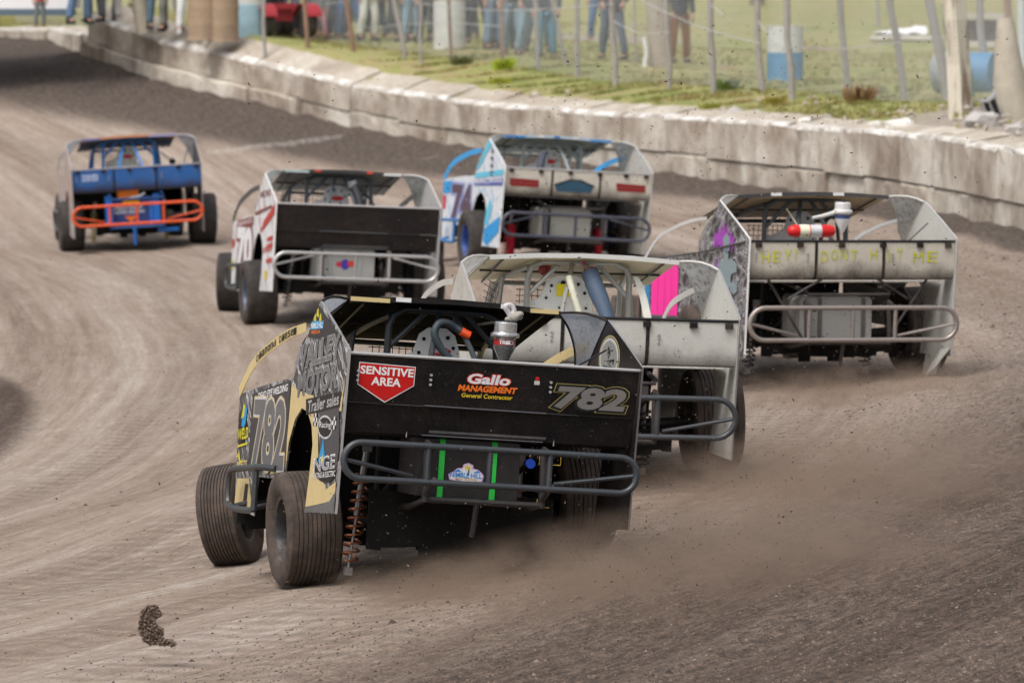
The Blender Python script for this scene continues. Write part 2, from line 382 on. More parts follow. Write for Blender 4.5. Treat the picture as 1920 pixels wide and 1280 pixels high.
mud = np.maximum.reduce([1.0 * sst(1, .35, d / footw), .95 * sst(6.1, 5.6, rr), .86 * sst(-17.2, -13.4, lane) * sst(62, 46, cv[:, 1]), .40 * sst(-18, -13, lane) * sst(95, 60, cv[:, 1])])
attr(trk, 'mud', mud)
attr(trk, 'foot', np.maximum(sst(1, .25, d / (footw * 1.25)), .55 * sst(6.0, 5.4, rr)))
attr(trk, 'crumb', np.clip(np.maximum(sst(-17.5, -13.0, lane) * sst(80, 40, cv[:, 1]), np.maximum(mud * .8, .12)), 0, 1))
pale = np.zeros(len(cv))
for q0, q1, wd in (((392, 289), (640, 256), .15), ((735, 302), (870, 288), .08), ((150, 1160), (330, 1098), .16), ((300, 1110), (480, 1050), .16)):
    a_ = hit(*q0, ztrk, 28, 120); b2 = hit(*q1, ztrk, 28, 120); a2 = np.array([a_.x, a_.y]); d2 = np.array([b2.x, b2.y]) - a2; L2 = d2 @ d2; pq = cv[:, :2] - a2; t = np.clip(pq @ d2 / L2, 0, 1); dd = np.linalg.norm((pq - t[:, None] * d2) * [1, .18], axis=1); pale = np.maximum(pale, np.exp(-(dd / wd) ** 2))
attr(trk, 'pale', pale)
trko = link('dirt_track', trk); tag(trko, kind='structure')

# ------------------------------------------------------------------ grass bank beyond the wall
offs = [.30, .8, 1.4, 2.2, 3.2, 4.5, 6, 8, 10.5, 13.5, 17, 22, 30, 42, 60, 90, 140, 220, 340, 520]
rows = []
BP = [Vector((a, b_, 0)) for a, b_, _, _ in BORD]; dense = []
for i in range(len(BP) - 1):
    n = max(2, int((BP[i + 1] - BP[i]).length / .8))
    for k in range(n): dense.append(BP[i].lerp(BP[i + 1], k / n))
dense.append(BP[-1])
gv = []
for i, p in enumerate(dense):
    t = dense[min(i + 3, len(dense) - 1)] - dense[max(i - 3, 0)]; n = Vector((t.y, -t.x, 0)).normalized()
    for od in offs: gv.append(p + n * od)
gv = np.array([tuple(p) for p in gv]); far = np.clip(gv[:, 1], -50, 420)
gv[:, 2] = GRS(np.clip(gv[:, 0], -220, 160), np.clip(gv[:, 1], 20, 420))
wy_ = np.array([q_[1] for q_ in BORD]); wt_ = np.array([(q_[3] + rise(i_)) if i_ < NB else q_[3] for i_, q_ in enumerate(BORD)]); od_ = np.tile(offs, len(dense)); wr_ = np.array([rise(i_) if i_ < NB else 0 for i_ in range(len(BORD))]); top_ = np.interp(gv[:, 1], wy_, wt_) - np.interp(gv[:, 1], wy_, wr_) * np.clip(1 - od_ / .62, 0, 1) - .045; kk = np.clip((2.2 - od_) / 1.4, 0, 1); gv[:, 2] = gv[:, 2] * (1 - kk) + top_ * kk
gv[:, 2] += .045 * vnoise(gv[:, 0] * 1.1, gv[:, 1] * .7, 1) * (np.tile(offs, len(dense)) > .5)
i = np.arange(len(gv)).reshape(len(dense), len(offs)); gf = np.stack([i[:-1, :-1], i[:-1, 1:], i[1:, 1:], i[1:, :-1]], 2).reshape(-1, 4)
mg, nt, b, o = newmat('turf'); geo = nt.nodes.new('ShaderNodeNewGeometry'); P = geo.outputs['Position']
n1 = noise(nt, P, .35, 5, .6); n2 = noise(nt, P, 2.2, 5, .65); n3 = noise(nt, P, 14, 4, .7)
at_d = nt.nodes.new('ShaderNodeAttribute'); at_d.attribute_name = 'bare'
f = math_(nt, 'ADD', math_(nt, 'MULTIPLY', n1, .5), math_(nt, 'MULTIPLY', n2, .5))
gcol = ramp(nt, f, [(.38, (.19, .22, .06)), (.47, (.28, .29, .09)), (.54, (.34, .30, .13)), (.63, (.27, .18, .09))])
bare = math_(nt, 'ADD', at_d.outputs['Fac'], math_(nt, 'MULTIPLY', math_(nt, 'SUBTRACT', n2, .5), 1.3)); bare = ramp(nt, bare, [(.45, 0), (.6, 1)])
gcol = mix(nt, bare, gcol, ramp(nt, n3, [(.35, (.24, .20, .16)), (.65, (.42, .37, .31))]))
nt.links.new(gcol, b.inputs['Base Color']); b.inputs['Roughness'].default_value = .95; bump(nt, b, n3, .8, .05)
gme = raw_mesh('grass_bank', gv, gf, mg)
def bareness(x, y):
    v = 1.0 * np.exp(-((x - 2.0) ** 2 / 2.0 + (y - 118) ** 2 / 90)) + .9 * sst(4.6, 5.6, x) * sst(83, 77, y) + .75 * sst(1.2, .2, -wall_side(x, y)) * sst(98, 90, y) + .5 * sst(140, 200, y) * 0
    return np.clip(v, 0, 1)
attr(gme, 'bare', bareness(gv[:, 0], gv[:, 1]))
tag(link('grass_bank', gme), kind='structure')

mb = MB(); mb.add([(-5000, -3000, -2.2), (5000, -3000, -2.2), (5000, 7000, -2.2), (-5000, 7000, -2.2)], [(0, 1, 2, 3)]); tag(link('surrounding_field', mb.mesh('surrounding_field', mg)), kind='structure')
# ------------------------------------------------------------------ grass tufts (uncountable)
mgr, nt, b, o = newmat('grass_blades'); geo = nt.nodes.new('ShaderNodeNewGeometry')
n1 = noise(nt, geo.outputs['Position'], .4, 4, .6); rnd = geo.outputs['Random Per Island']
f = math_(nt, 'ADD', math_(nt, 'MULTIPLY', n1, .85), math_(nt, 'MULTIPLY', rnd, .25))
nt.links.new(ramp(nt, f, [(.38, (.19, .24, .06)), (.5, (.29, .30, .09)), (.62, (.40, .34, .14)), (.8, (.36, .25, .13))]), b.inputs['Base Color'])
b.inputs['Roughness'].default_value = .8
def tufts(n, pick, hs, seed):
    rg = np.random.default_rng(seed); x, y = pick(rg, n)
    k = (wall_side(x, y) < -.75) & (rg.random(len(x)) > bareness(x, y) * .95); x, y = x[k], y[k]
    keep = vnoise(x * 1.6, y * .9, 4) + rg.normal(0, .5, len(x)) > -.5; x, y = x[keep], y[keep]; n = len(x)
    z = GRS(x, y) - .01; V = []; 
    hs_ = rg.uniform(*hs, n) * (1 + .8 * np.clip(vnoise(x * .9, y * .6, 7), 0, 1))
    co_ = np.zeros((n, 5, 3, 3))
    for q in range(5):
        a = rg.uniform(0, 6.283, n); r = .05 + .05 * rg.random(n); w_ = .012 + .012 * rg.random(n); ln = rg.uniform(.2, .9, n) * hs_
        bx = x + np.cos(a) * r * .5; by = y + np.sin(a) * r * .5; px, py = -np.sin(a) * w_, np.cos(a) * w_
        co_[:, q, 0] = np.stack([bx - px, by - py, z], 1); co_[:, q, 1] = np.stack([bx + px, by + py, z], 1)
        co_[:, q, 2] = np.stack([bx + np.cos(a) * ln * .5, by + np.sin(a) * ln * .5, z + hs_ * rg.uniform(.7, 1.1, n)], 1)
    co_ = co_.reshape(-1, 3); return co_
def pickA(rg, n):          # along the bank
    t = rg.random(n) * (len(dense) - 12); i0 = t.astype(int); P_ = np.array([(p.x, p.y) for p in dense]); p = P_[i0]
    i1 = np.minimum(i0 + 3, len(dense) - 1); dd = P_[i1] - P_[i0]; nn = np.stack([dd[:, 1], -dd[:, 0]], 1); nn /= np.linalg.norm(nn, axis=1)[:, None] + 1e-9
    o_ = .8 + 17 * rg.random(n) ** 1.5; q = p + nn * o_[:, None]; return q[:, 0], q[:, 1]
cc = tufts(60000, pickA, (.03, .08), 3)
raw = raw_mesh('grass', cc, np.arange(len(cc)).reshape(-1, 3), mgr, False)
tag(link('grass', raw), 'patchy green and straw coloured grass on the bank behind the wall', 'grass', kind='stuff')

# ------------------------------------------------------------------ concrete wall: two courses of blocks
mcon, nt, b, o = newmat('old_concrete'); v = coord(nt); geo = nt.nodes.new('ShaderNodeNewGeometry'); P = geo.outputs['Position']
oi = nt.nodes.new('ShaderNodeObjectInfo')
n1 = noise(nt, P, 1.0, 6, .65, (1.0, .55, .8)); n2 = noise(nt, P, 3, 5, .65, (1, .5, .7)); n3 = noise(nt, P, 30, 4, .7)
f = math_(nt, 'ADD', math_(nt, 'MULTIPLY', n1, .6), math_(nt, 'MULTIPLY', n2, .4)); f = math_(nt, 'ADD', f, math_(nt, 'MULTIPLY', math_(nt, 'SUBTRACT', oi.outputs['Random'], .5), .10))
c = ramp(nt, f, [(.37, (.23, .18, .14)), (.45, (.36, .305, .25)), (.53, (.48, .43, .365)), (.62, (.62, .58, .51))])
st = ramp(nt, noise(nt, P, 1, 4, .7, (2.0, 1.0, .6)), [(.50, 0), (.64, .65)]); c = mix(nt, st, c, (.22, .17, .135))
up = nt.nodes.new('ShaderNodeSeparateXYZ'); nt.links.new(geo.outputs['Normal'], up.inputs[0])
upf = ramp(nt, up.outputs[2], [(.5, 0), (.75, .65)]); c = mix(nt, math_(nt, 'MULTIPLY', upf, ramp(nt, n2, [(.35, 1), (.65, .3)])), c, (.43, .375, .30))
nt.links.new(c, b.inputs['Base Color']); b.inputs['Roughness'].default_value = .93; bump(nt, b, math_(nt, 'ADD', n3, math_(nt, 'MULTIPLY', n2, .2)), .3, .015)
mwh, nt, b, o = newmat('chalky_edge'); geo = nt.nodes.new('ShaderNodeNewGeometry'); P = geo.outputs['Position']
c = mix(nt, ramp(nt, noise(nt, P, 2.5, 5, .7), [(.42, 0), (.56, 1)]), (.70, .69, .66), (.42, .38, .33)); nt.links.new(c, b.inputs['Base Color']); b.inputs['Roughness'].default_value = .9; bump(nt, b, noise(nt, P, 20, 4, .7), .3, .02)
wall = bpy.data.objects.new('concrete_wall', None); COL.objects.link(wall); wall.location = (WALL[4][0], WALL[4][1], WALL[4][2])
tag(wall, 'weathered whitish concrete block wall curving round the outside of the track', 'wall')
WM = wall.matrix_basis.inverted() if False else Matrix.Translation(-Vector((WALL[4][0], WALL[4][1], WALL[4][2])))
# resample wall
def resample(pts, step):
    P_ = [Vector(p) for p in pts]; L_ = [0]
    for i in range(1, len(P_)): L_.append(L_[-1] + math.hypot(P_[i].x - P_[i - 1].x, P_[i].y - P_[i - 1].y))
    s_ = 0; out = []
    while s_ < L_[-1]:
        i = max(j for j in range(len(L_)) if L_[j] <= s_); i = min(i, len(P_) - 2); t = (s_ - L_[i]) / (L_[i + 1] - L_[i]); out.append(P_[i].lerp(P_[i + 1], t)); s_ += step if not callable(step) else step(out)
    out.append(P_[-1]); return out
W4 = [Vector(p) for p in WALL]
def block(A, B, z0a, z0b, z1a, z1b, inset, th, ris, seed, name='concrete_block', cut=0, parent=wall, M=WM, edge=True):
    """one cast block between plan points A and B; front face towards the track, gently chipped"""
    rg = random.Random(seed); d = (B - A); L_ = d.length; u = d / L_; n = Vector((u.y, -u.x, 0))   # n points away from the track
    A = A + u * .004; B = B - u * .004
    nu, nv = 6, 3; vs = []; fs = []
    def P_(s_, back, h):   # s along, back 0..1, h 0..1
        p = A.lerp(B, s_); z0 = z0a + (z0b - z0a) * s_; z1 = z1a + (z1b - z1a) * s_ + ris * back
        q = p + n * (inset + th * back); return Vector((q.x, q.y, z0 + (z1 - z0) * h))
    ring = [(0, 0), (0, .33), (0, .66), (0, .93), (.04, .99), (.20, 1.0), (.5, 1.0), (.95, 1.0), (1, .95), (1, 0)]
    for i in range(nu + 1):
        s_ = i / nu
        for (bk, h) in ring:
            p = P_(s_, bk, h); am = .002 if h > 0 else 0
            if h > .9: am = .009
            p += Vector((rg.gauss(0, am), rg.gauss(0, am), rg.gauss(0, am * .8)))
            vs.append(p)
    m = len(ring)
    for i in range(nu):
        for k in range(m):
            l = (k + 1) % m; fs.append((i * m + k, (i + 1) * m + k, (i + 1) * m + l, i * m + l))
    fs += [tuple(range(m)), tuple(nu * m + k for k in range(m))[::-1]]
    mb = MB(); mb.add(vs, fs); me = mb.mesh(name, mcon); me.materials.append(mwh); me.polygons.foreach_set('material_index', [1 if (f < nu * m and f % m in (3, 4) and edge) else 0 for f in range(len(fs))]); o = link(name, me, parent, M); return o
seq = resample([(x, y, 0) for x, y, z, t in WALL], 1.83)
xsW = np.array([w_[1] for w_ in WALL]); zf_ = np.array([w_[2] for w_ in WALL]); zt_ = np.array([w_[3] for w_ in WALL])
zrs = np.array([rise(i) for i in range(len(WALL))])
for i in range(len(seq) - 1):
    A, B = seq[i], seq[i + 1]
    f0 = float(np.interp(A.y, xsW, zf_)); f1 = float(np.interp(B.y, xsW, zf_)); t0 = float(np.interp(A.y, xsW, zt_)); t1 = float(np.interp(B.y, xsW, zt_))
    rg = random.Random(i * 3 + 1); split = .32 + rg.uniform(-.03, .03); j = rg.uniform(-.02, .02); zr = float(np.interp(A.y, xsW, zrs))
    farb = A.y > 98
    block(A, B, f0 + (t0 - f0) * split + .012, f1 + (t1 - f1) * split + .012, t0 + j, t1 + j + rg.uniform(-.02, .02), rg.uniform(-.025, .02), .62, zr, i)
    A2 = A.lerp(B, .0); off = rg.uniform(.0, .05) if not farb else rg.uniform(-.22, -.05)
    block(A, B, f0 - .3, f1 - .3, f0 + (t0 - f0) * split - rg.uniform(0, .012), f1 + (t1 - f1) * split - rg.uniform(0, .012), off, .6, 0, i + 900, edge=False)
# low broken kerb slabs past the wall's end
kerb = bpy.data.objects.new('broken_kerb', None); COL.objects.link(kerb); kerb.location = LOW[1][:3]
tag(kerb, 'low broken concrete slabs continuing past the end of the block wall', 'kerb')
KM = Matrix.Translation(-Vector(LOW[1][:3]))
lw = [WALL[-1]] + LOW
for i in range(len(lw) - 1):
    A = Vector((lw[i][0], lw[i][1], 0)); B = Vector((lw[i + 1][0], lw[i + 1][1], 0)); n = max(1, round((B - A).length / 1.9))
    for k in range(min(n, 8)):
        s0, s1 = k / n, (k + 1) / n; za = lw[i][2] * (1 - s0) + lw[i + 1][2] * s0; zb = lw[i][2] * (1 - s1) + lw[i + 1][2] * s1
        ta = lw[i + 1][3] + (.0 if i else -.05); 
        tt0 = (lw[i][3] if i else lw[1][3]) * (1 - s0) + lw[i + 1][3] * s0; tt1 = (lw[i][3] if i else lw[1][3]) * (1 - s1) + lw[i + 1][3] * s1
        block(A.lerp(B, s0), A.lerp(B, s1), za - .25, zb - .25, tt0 + random.uniform(-.04, .02), tt1 + random.uniform(-.04, .02), random.uniform(-.1, .15), .6, .05, 500 + i * 10 + k, 'concrete_slab', parent=kerb, M=KM)

# ------------------------------------------------------------------ rocks, rubble
mrock = plain((.42, .40, .38), .9, 0, 'rock', .4, 9)
def rock_mesh(seed, sub=2, flat=.7):
    bm = bmesh.new(); bmesh.ops.create_icosphere(bm, subdivisions=sub, radius=1); rg = random.Random(seed); k = [rg.uniform(0, 9) for _ in range(3)]
    for v_ in bm.verts:
        p = v_.co; d_ = 1 + .22 * math.sin(p.x * 2.6 + k[0]) * math.cos(p.y * 3.1 + k[1]) + .14 * math.sin(p.z * 5 + k[2] + p.x * 3); v_.co = Vector((p.x * d_ * 1.2, p.y * d_, p.z * d_ * flat))
    me = bpy.data.meshes.new('rock'); bm.to_mesh(me); bm.free(); me.materials.append(mrock); return me
def on_wall_back(px, py):
    return hit(px, py, None, 70, 120)
for k, (px, py, r, lab) in enumerate([(1377, 218, .13, 'rounded grey rock on the wall top left of the rubble, behind the right race car'), (1508, 234, .11, 'pale rock on the wall edge at the left end of the rubble'),
        (1843, 234, .20, 'big flat grey rock at the foot of the bent metal bracket'), (1907, 250, .13, 'dark grey rock in the grass at the right edge of the picture'), (1420, 218, .09, 'small grey rock just right of the rounded one on the wall top'),
        (1685, 243, .17, 'bright white lump of broken concrete on the wall top'), (1550, 226, .08, 'small brownish stone in the rubble on the wall top'), (1640, 236, .07, 'small white stone in the rubble by the broken concrete')]):
    p = on_wall_back(px, py); o = link('rock', rock_mesh(k)); o.location = (p.x, p.y, p.z + r * .25); o.scale = (r, r, r); o.rotation_euler = (0, 0, k * 1.3); tag(o, lab, 'rock', 'rocks and broken concrete on top of the wall')
    if k in (1, 5, 7): o.data = o.data.copy(); o.data.materials[0] = plain((.72, .70, .66), .9, 0, 'pale_rock', .2, 9)
OCT = np.array([(1, 0, 0), (-1, 0, 0), (0, 1, 0), (0, -1, 0), (0, 0, 1), (0, 0, -1)], float); OF = np.array([(0, 2, 4), (2, 1, 4), (1, 3, 4), (3, 0, 4), (2, 0, 5), (1, 2, 5), (3, 1, 5), (0, 3, 5)])
def scatter(P_, size, rg, squash=.7, stretch=None):
    n = len(P_); q = OCT[None] * rg.uniform(.55, 1.25, (n, 6, 1)); q[:, :, 2] *= squash
    if stretch is not None: q[:, :, 0] *= stretch[:, None]
    a = rg.uniform(0, 6.28, n); c_, s_ = np.cos(a), np.sin(a); x = q[:, :, 0] * c_[:, None] - q[:, :, 1] * s_[:, None]; y = q[:, :, 0] * s_[:, None] + q[:, :, 1] * c_[:, None]
    if stretch is not None:
        b_ = rg.normal(0, .9, n); cb, sb = np.cos(b_), np.sin(b_); x, z_ = x * cb[:, None] - q[:, :, 2] * sb[:, None], x * sb[:, None] + q[:, :, 2] * cb[:, None]; q = np.stack([x, y, z_], 2)
    else: q = np.stack([x, y, q[:, :, 2]], 2)
    q = q * size[:, None, None] + P_[:, None, :]; F_ = (OF[None] + (np.arange(n) * 6)[:, None, None]).reshape(-1, 3); return q.reshape(-1, 3), F_
rg = np.random.default_rng(11)
n = 1400; i0 = rg.integers(4, len(seq) - 2, n); t = rg.random(n); A = np.array([(p.x, p.y) for p in seq]); p = A[i0] * (1 - t)[:, None] + A[np.minimum(i0 + 1, len(seq) - 1)] * t[:, None]
dr = A[np.minimum(i0 + 1, len(seq) - 1)] - A[i0]; nn = np.stack([dr[:, 1], -dr[:, 0]], 1); nn /= np.linalg.norm(nn, axis=1)[:, None] + 1e-9
p = p + nn * rg.uniform(.35, 2.4, n)[:, None]; k = (p[:, 1] < 92) & (rg.random(n) < np.interp(p[:, 1], [66, 80, 92], [1, .6, .1])); p = p[k]
P3 = np.stack([p[:, 0], p[:, 1], GRS(p[:, 0], p[:, 1]) + .01], 1); v_, f_ = scatter(P3, rg.uniform(.015, .07, len(P3)) * (1 + (rg.random(len(P3)) > .93) * 1), rg)
tag(link('rubble', raw_mesh('rubble', v_, f_, plain((.40, .35, .30), .95, 0, 'rubble', .6, 3), False)), 'small stones and concrete crumbs strewn along the top of the wall', 'rubble', kind='stuff')
# crumbs of clay on the racing surface
n = 330000; Yc = 29 + 45 * rg.random(n) ** 1.7; Xc = rg.uniform(-.10, .12, n) * Yc * 1.05; ln = Xc - np.interp(Yc, yy, xc)
pr = np.clip(.05 + .95 * np.clip((ln + 17.4) / 4.2, 0, 1), 0, 1) * np.clip(vnoise(ln * 2.2, Yc * .25, 5) * .5 + .75, .1, 1.2); k = (rg.random(n) < pr) & (wall_side(Xc, Yc) > .1); Xc, Yc = Xc[k], Yc[k]
sz = (.005 + .012 * rg.random(len(Xc)) ** 2.2 + (rg.random(len(Xc)) > .994) * rg.uniform(.008, .022, len(Xc)))
P3 = np.stack([Xc, Yc, ztrack(Xc, Yc) - .004], 1); n = len(P3); T5 = np.array([(1, 0, 0), (0, 1, 0), (-1, 0, 0), (0, -1, 0), (.25, .15, .72)], float)
q = T5[None] * rg.uniform(.6, 1.25, (n, 5, 1)); a = rg.uniform(0, 6.28, n); c_, s_ = np.cos(a)[:, None], np.sin(a)[:, None]; q = np.stack([q[:, :, 0] * c_ - q[:, :, 1] * s_, q[:, :, 0] * s_ + q[:, :, 1] * c_, q[:, :, 2]], 2) * sz[:, None, None] + P3[:, None, :]
f_ = (np.array([(0, 1, 4), (1, 2, 4), (2, 3, 4), (3, 0, 4)])[None] + (np.arange(n) * 5)[:, None, None]).reshape(-1, 3); v_ = q.reshape(-1, 3)
mcl, nt, b, o = newmat('clay_crumb'); geo = nt.nodes.new('ShaderNodeNewGeometry')
nt.links.new(ramp(nt, geo.outputs['Random Per Island'], [(0, (.030, .021, .016)), (.5, (.075, .052, .040)), (.9, (.15, .11, .086)), (1, (.25, .195, .16))]), b.inputs['Base Color']); b.inputs['Roughness'].default_value = .95
tag(link('clay_crumbs', raw_mesh('clay_crumbs', v_, f_, mcl, False)), 'loose crumbs of brown clay scattered over the racing surface', 'dirt', kind='stuff')
# flying dirt
n = 7000; Yc = rg.uniform(32, 76, n); Xc = np.interp(Yc, [33, 74], [.8, 2.2]) + rg.normal(0, 1.7, n) * (Yc / 50); zz = ztrack(Xc, Yc) + rg.random(n) ** .8 * 3.4
k = (zz < 3.75) & (wall_side(Xc, Yc) > .1); P3 = np.stack([Xc, Yc, zz], 1)[k]; n = len(P3)
v_, f_ = scatter(P3, .0022 + .0060 * rg.random(n) ** 3.6, rg, .8, rg.uniform(1, 2.6, n))
n = 2600; base = np.array([(.1, 35.2, .25), (.8, 35.4, .3), (1.6, 40.6, .4), (3.2, 49, .5), (-1.3, 35.4, .15), (2.2, 49.2, .5)]); bi = rg.integers(0, len(base), n); P3 = base[bi] + np.stack([rg.normal(.35, .55, n), rg.normal(-.5, .6, n), rg.gamma(1.3, .28, n)], 1)
v2, f2 = scatter(P3, .002 + .006 * rg.random(n) ** 3, rg, .8, rg.uniform(1, 2.4, n)); f2 = f2 + len(v_); v_ = np.concatenate([v_, v2]); f_ = np.concatenate([f_, f2])
tag(link('flying_dirt', raw_mesh('flying_dirt', v_, f_, mcl, False)), 'specks of dark clay thrown up into the air behind the cars', 'dirt', kind='stuff')
# the thrown clod in the left foreground and lumps beside it
def clod(name, c, r, seed, label, curl=False):
    rg = random.Random(seed); mb = MB()
    if curl:
        for k in range(1500):
            a = rg.uniform(-.5, 3.7)
            while True:
                u_, w_ = rg.uniform(-1.05, .9), rg.uniform(-1.1, 1.1)
                if ((u_ + .35) / .62) ** 2 + (w_ / 1.0) ** 2 < 1 and (u_ - .28) ** 2 + (w_ - .12) ** 2 > .17 + .05 * math.sin(w_ * 9): break
                if abs(w_ + .88 + .1 * u_) < .14 and -.3 < u_ < .85: break
            cx = c.x + u_ * r; cz = c.z + w_ * r; s_ = r * rg.uniform(.03, .12)
            me = OCT * np.array([[rg.uniform(.6, 1.2)] for _ in range(6)]) * s_; mb.add([(cx + p_[0], c.y + rg.uniform(-.03, .03) + p_[1], cz + p_[2]) for p_ in me], [tuple(x) for x in OF])
    else:
        for k in range(26):
            s_ = r * rg.uniform(.2, .5); me = OCT * np.array([[rg.uniform(.6, 1.2)] for _ in range(6)]) * s_; ox, oy, oz = rg.gauss(0, r), rg.gauss(0, r * .7), abs(rg.gauss(0, r * .2))
            mb.add([(c.x + ox + p_[0], c.y + oy + p_[1], c.z + oz + p_[2] * .7) for p_ in me], [tuple(x) for x in OF])
    mb.v = [tuple(Vector(q) - c) for q in mb.v]; o = link(name, mb.mesh(name, plain((.24, .18, .14), .95, 0, 'clay_lump', .5, 30))); o.location = c; tag(o, label, 'dirt clod', 'clods of clay in the left foreground'); return o
clod('dirt_clod', at(297, 1170, 32.6), .115, 1, 'curled dark clod of clay thrown into the air in the left foreground', True)
for px, py, r, lab in ((45, 1243, .045, 'low crumbled dark lump of clay at the bottom left edge of the picture'), (222, 948, .028, 'small dark lump of clay lying left of the near front tyre'), (255, 1190, .03, 'small lump of clay lying on the ground under the flying clod')):
    p = hit(px, py, ztrk, 30, 60); clod('dirt_clod', p, r, int(px), lab)
# ================================================================== RACE CARS
BLACK = (.012, .012, .014)
def emat(M_, parent_world): return parent_world.inverted() @ M_
mtread, nt_, b_, o_ = newmat('tyre_rubber'); v_0 = coord(nt_); 
c_ = ramp(nt_, noise(nt_, v_0, 9, 5, .7), [(.35, (.04, .030, .025)), (.6, (.082, .060, .048)), (.8, (.14, .105, .085))]); nt_.links.new(c_, b_.inputs['Base Color']); b_.inputs['Roughness'].default_value = .9; bump(nt_, b_, noise(nt_, v_0, 60, 3, .6), .3, .01)
mtread_d, nt_, b_, o_ = newmat('tyre_rubber_dark'); v_0 = coord(nt_)
c_ = ramp(nt_, noise(nt_, v_0, 9, 5, .7), [(.35, (.028, .025, .024)), (.6, (.055, .046, .04)), (.8, (.11, .088, .072))]); nt_.links.new(c_, b_.inputs['Base Color']); b_.inputs['Roughness'].default_value = .85
def tyre_mesh(r, w_, grooves, mat):
    """axis along local x"""
    h = w_ / 2; ri = r * .545; prof = [(ri, -h * .80), (ri + .02, -h * .93), (r * .80, -h * 1.03), (r * .93, -h * .99), (r * .985, -h * .90)]
    n = grooves
    if n:
        span = h * .82 * 2; rib = span / (n + 1)
        for i in range(n + 1):
            a = -h * .82 + i * rib; rr = r * (1 - .012 * abs((i - n / 2) / (n / 2)) ** 2)
            prof += [(rr, a + .004), (rr, a + rib - .004)]
            if i < n: prof += [(rr - .010, a + rib - .0025), (rr - .010, a + rib + .0025)]
    else: prof += [(r, -h * .7), (r * 1.003, 0), (r, h * .7)]
    prof += [(r * .985, h * .90), (r * .93, h * .99), (r * .80, h * 1.03), (ri + .02, h * .93), (ri, h * .80)]
    mb = MB(); mb.lathe(prof, 56, Matrix.Rotation(math.pi / 2, 4, 'Y'), caps=False)
    return mb.mesh('tyre', mat)
def rim_mesh(r, w_, mat):
    h = w_ / 2; R_ = r * .55; prof = [(R_, -h * .82), (R_ + .006, -h * .86), (R_ - .012, -h * .80), (R_ - .02, -h * .5), (R_ - .02, h * .35), (R_ - .012, h * .80), (R_ + .006, h * .86), (R_, h * .82)]
    mb = MB(); mb.lathe(prof, 40, Matrix.Rotation(math.pi / 2, 4, 'Y'), caps=False)
    mb.lathe([(.0, -.02), (.06, -.03), (.09, -.0), (R_ * .6, .015), (R_ - .02, -.03)], 40, Matrix.Rotation(math.pi / 2, 4, 'Y'), caps=False)
    mb.lathe([(.035, -h * .5), (.045, -h * .3), (.045, .03), (.03, .06)], 12, Matrix.Rotation(math.pi / 2, 4, 'Y'))
    for k in range(8):
        a = k * math.pi / 4; mb.lathe([(.007, 0), (.007, .02)], 6, Matrix.Translation((-.03, .07 * math.cos(a), .07 * math.sin(a))) @ Matrix.Rotation(math.pi / 2, 4, 'Y'))
    return mb.mesh('wheel', mat)
REAR_T = {}
QP = [(-1.0, .22), (-1.03, .6), (-1.08, 1.25), (-.66, 1.395), (-.24, 1.53), (-.08, 1.42), (.08, 1.29), (.36, 1.03), (.40, .80), (.42, .39), (.36, .6), (.22, .76), (.05, .84), (-.12, .82), (-.25, .74), (-.31, .62), (-.28, .45), (-.2, .18)]
DP = [(.406, 1.02), (.9, .98), (1.35, .93), (1.93, .86), (1.9, .45), (1.86, .1), (1.25, .08), (1.2, .34), (.5, .36), (.426, .39), (.406, .8)]
def side(x):  return lambda a, b_: (x, a, b_)
def mud_and_shade(col, amt):
    """spoiler sheet, lower half darkened by mud, soot and painted-in shade, ragged upper edge"""
    m, nt, b, o = newmat('mud_shaded_spoiler'); v = coord(nt); sp = nt.nodes.new('ShaderNodeSeparateXYZ'); nt.links.new(v, sp.inputs[0])
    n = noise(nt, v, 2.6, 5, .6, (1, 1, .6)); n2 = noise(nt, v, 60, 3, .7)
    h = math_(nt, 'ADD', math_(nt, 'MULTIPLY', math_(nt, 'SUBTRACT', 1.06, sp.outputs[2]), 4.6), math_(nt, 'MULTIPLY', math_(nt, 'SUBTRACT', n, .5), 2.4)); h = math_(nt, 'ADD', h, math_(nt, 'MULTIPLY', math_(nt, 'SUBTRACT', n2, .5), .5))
    f = ramp(nt, h, [(.05, 0), (.75, amt), (1.0, min(1, amt * 1.5))])  # grows downwards: mud, with shading of the lower edge put into the colour
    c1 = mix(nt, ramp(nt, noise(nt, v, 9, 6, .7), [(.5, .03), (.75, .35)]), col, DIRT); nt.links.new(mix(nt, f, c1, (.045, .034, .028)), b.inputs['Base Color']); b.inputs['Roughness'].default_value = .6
    bump(nt, b, n2, .2, .01); return m
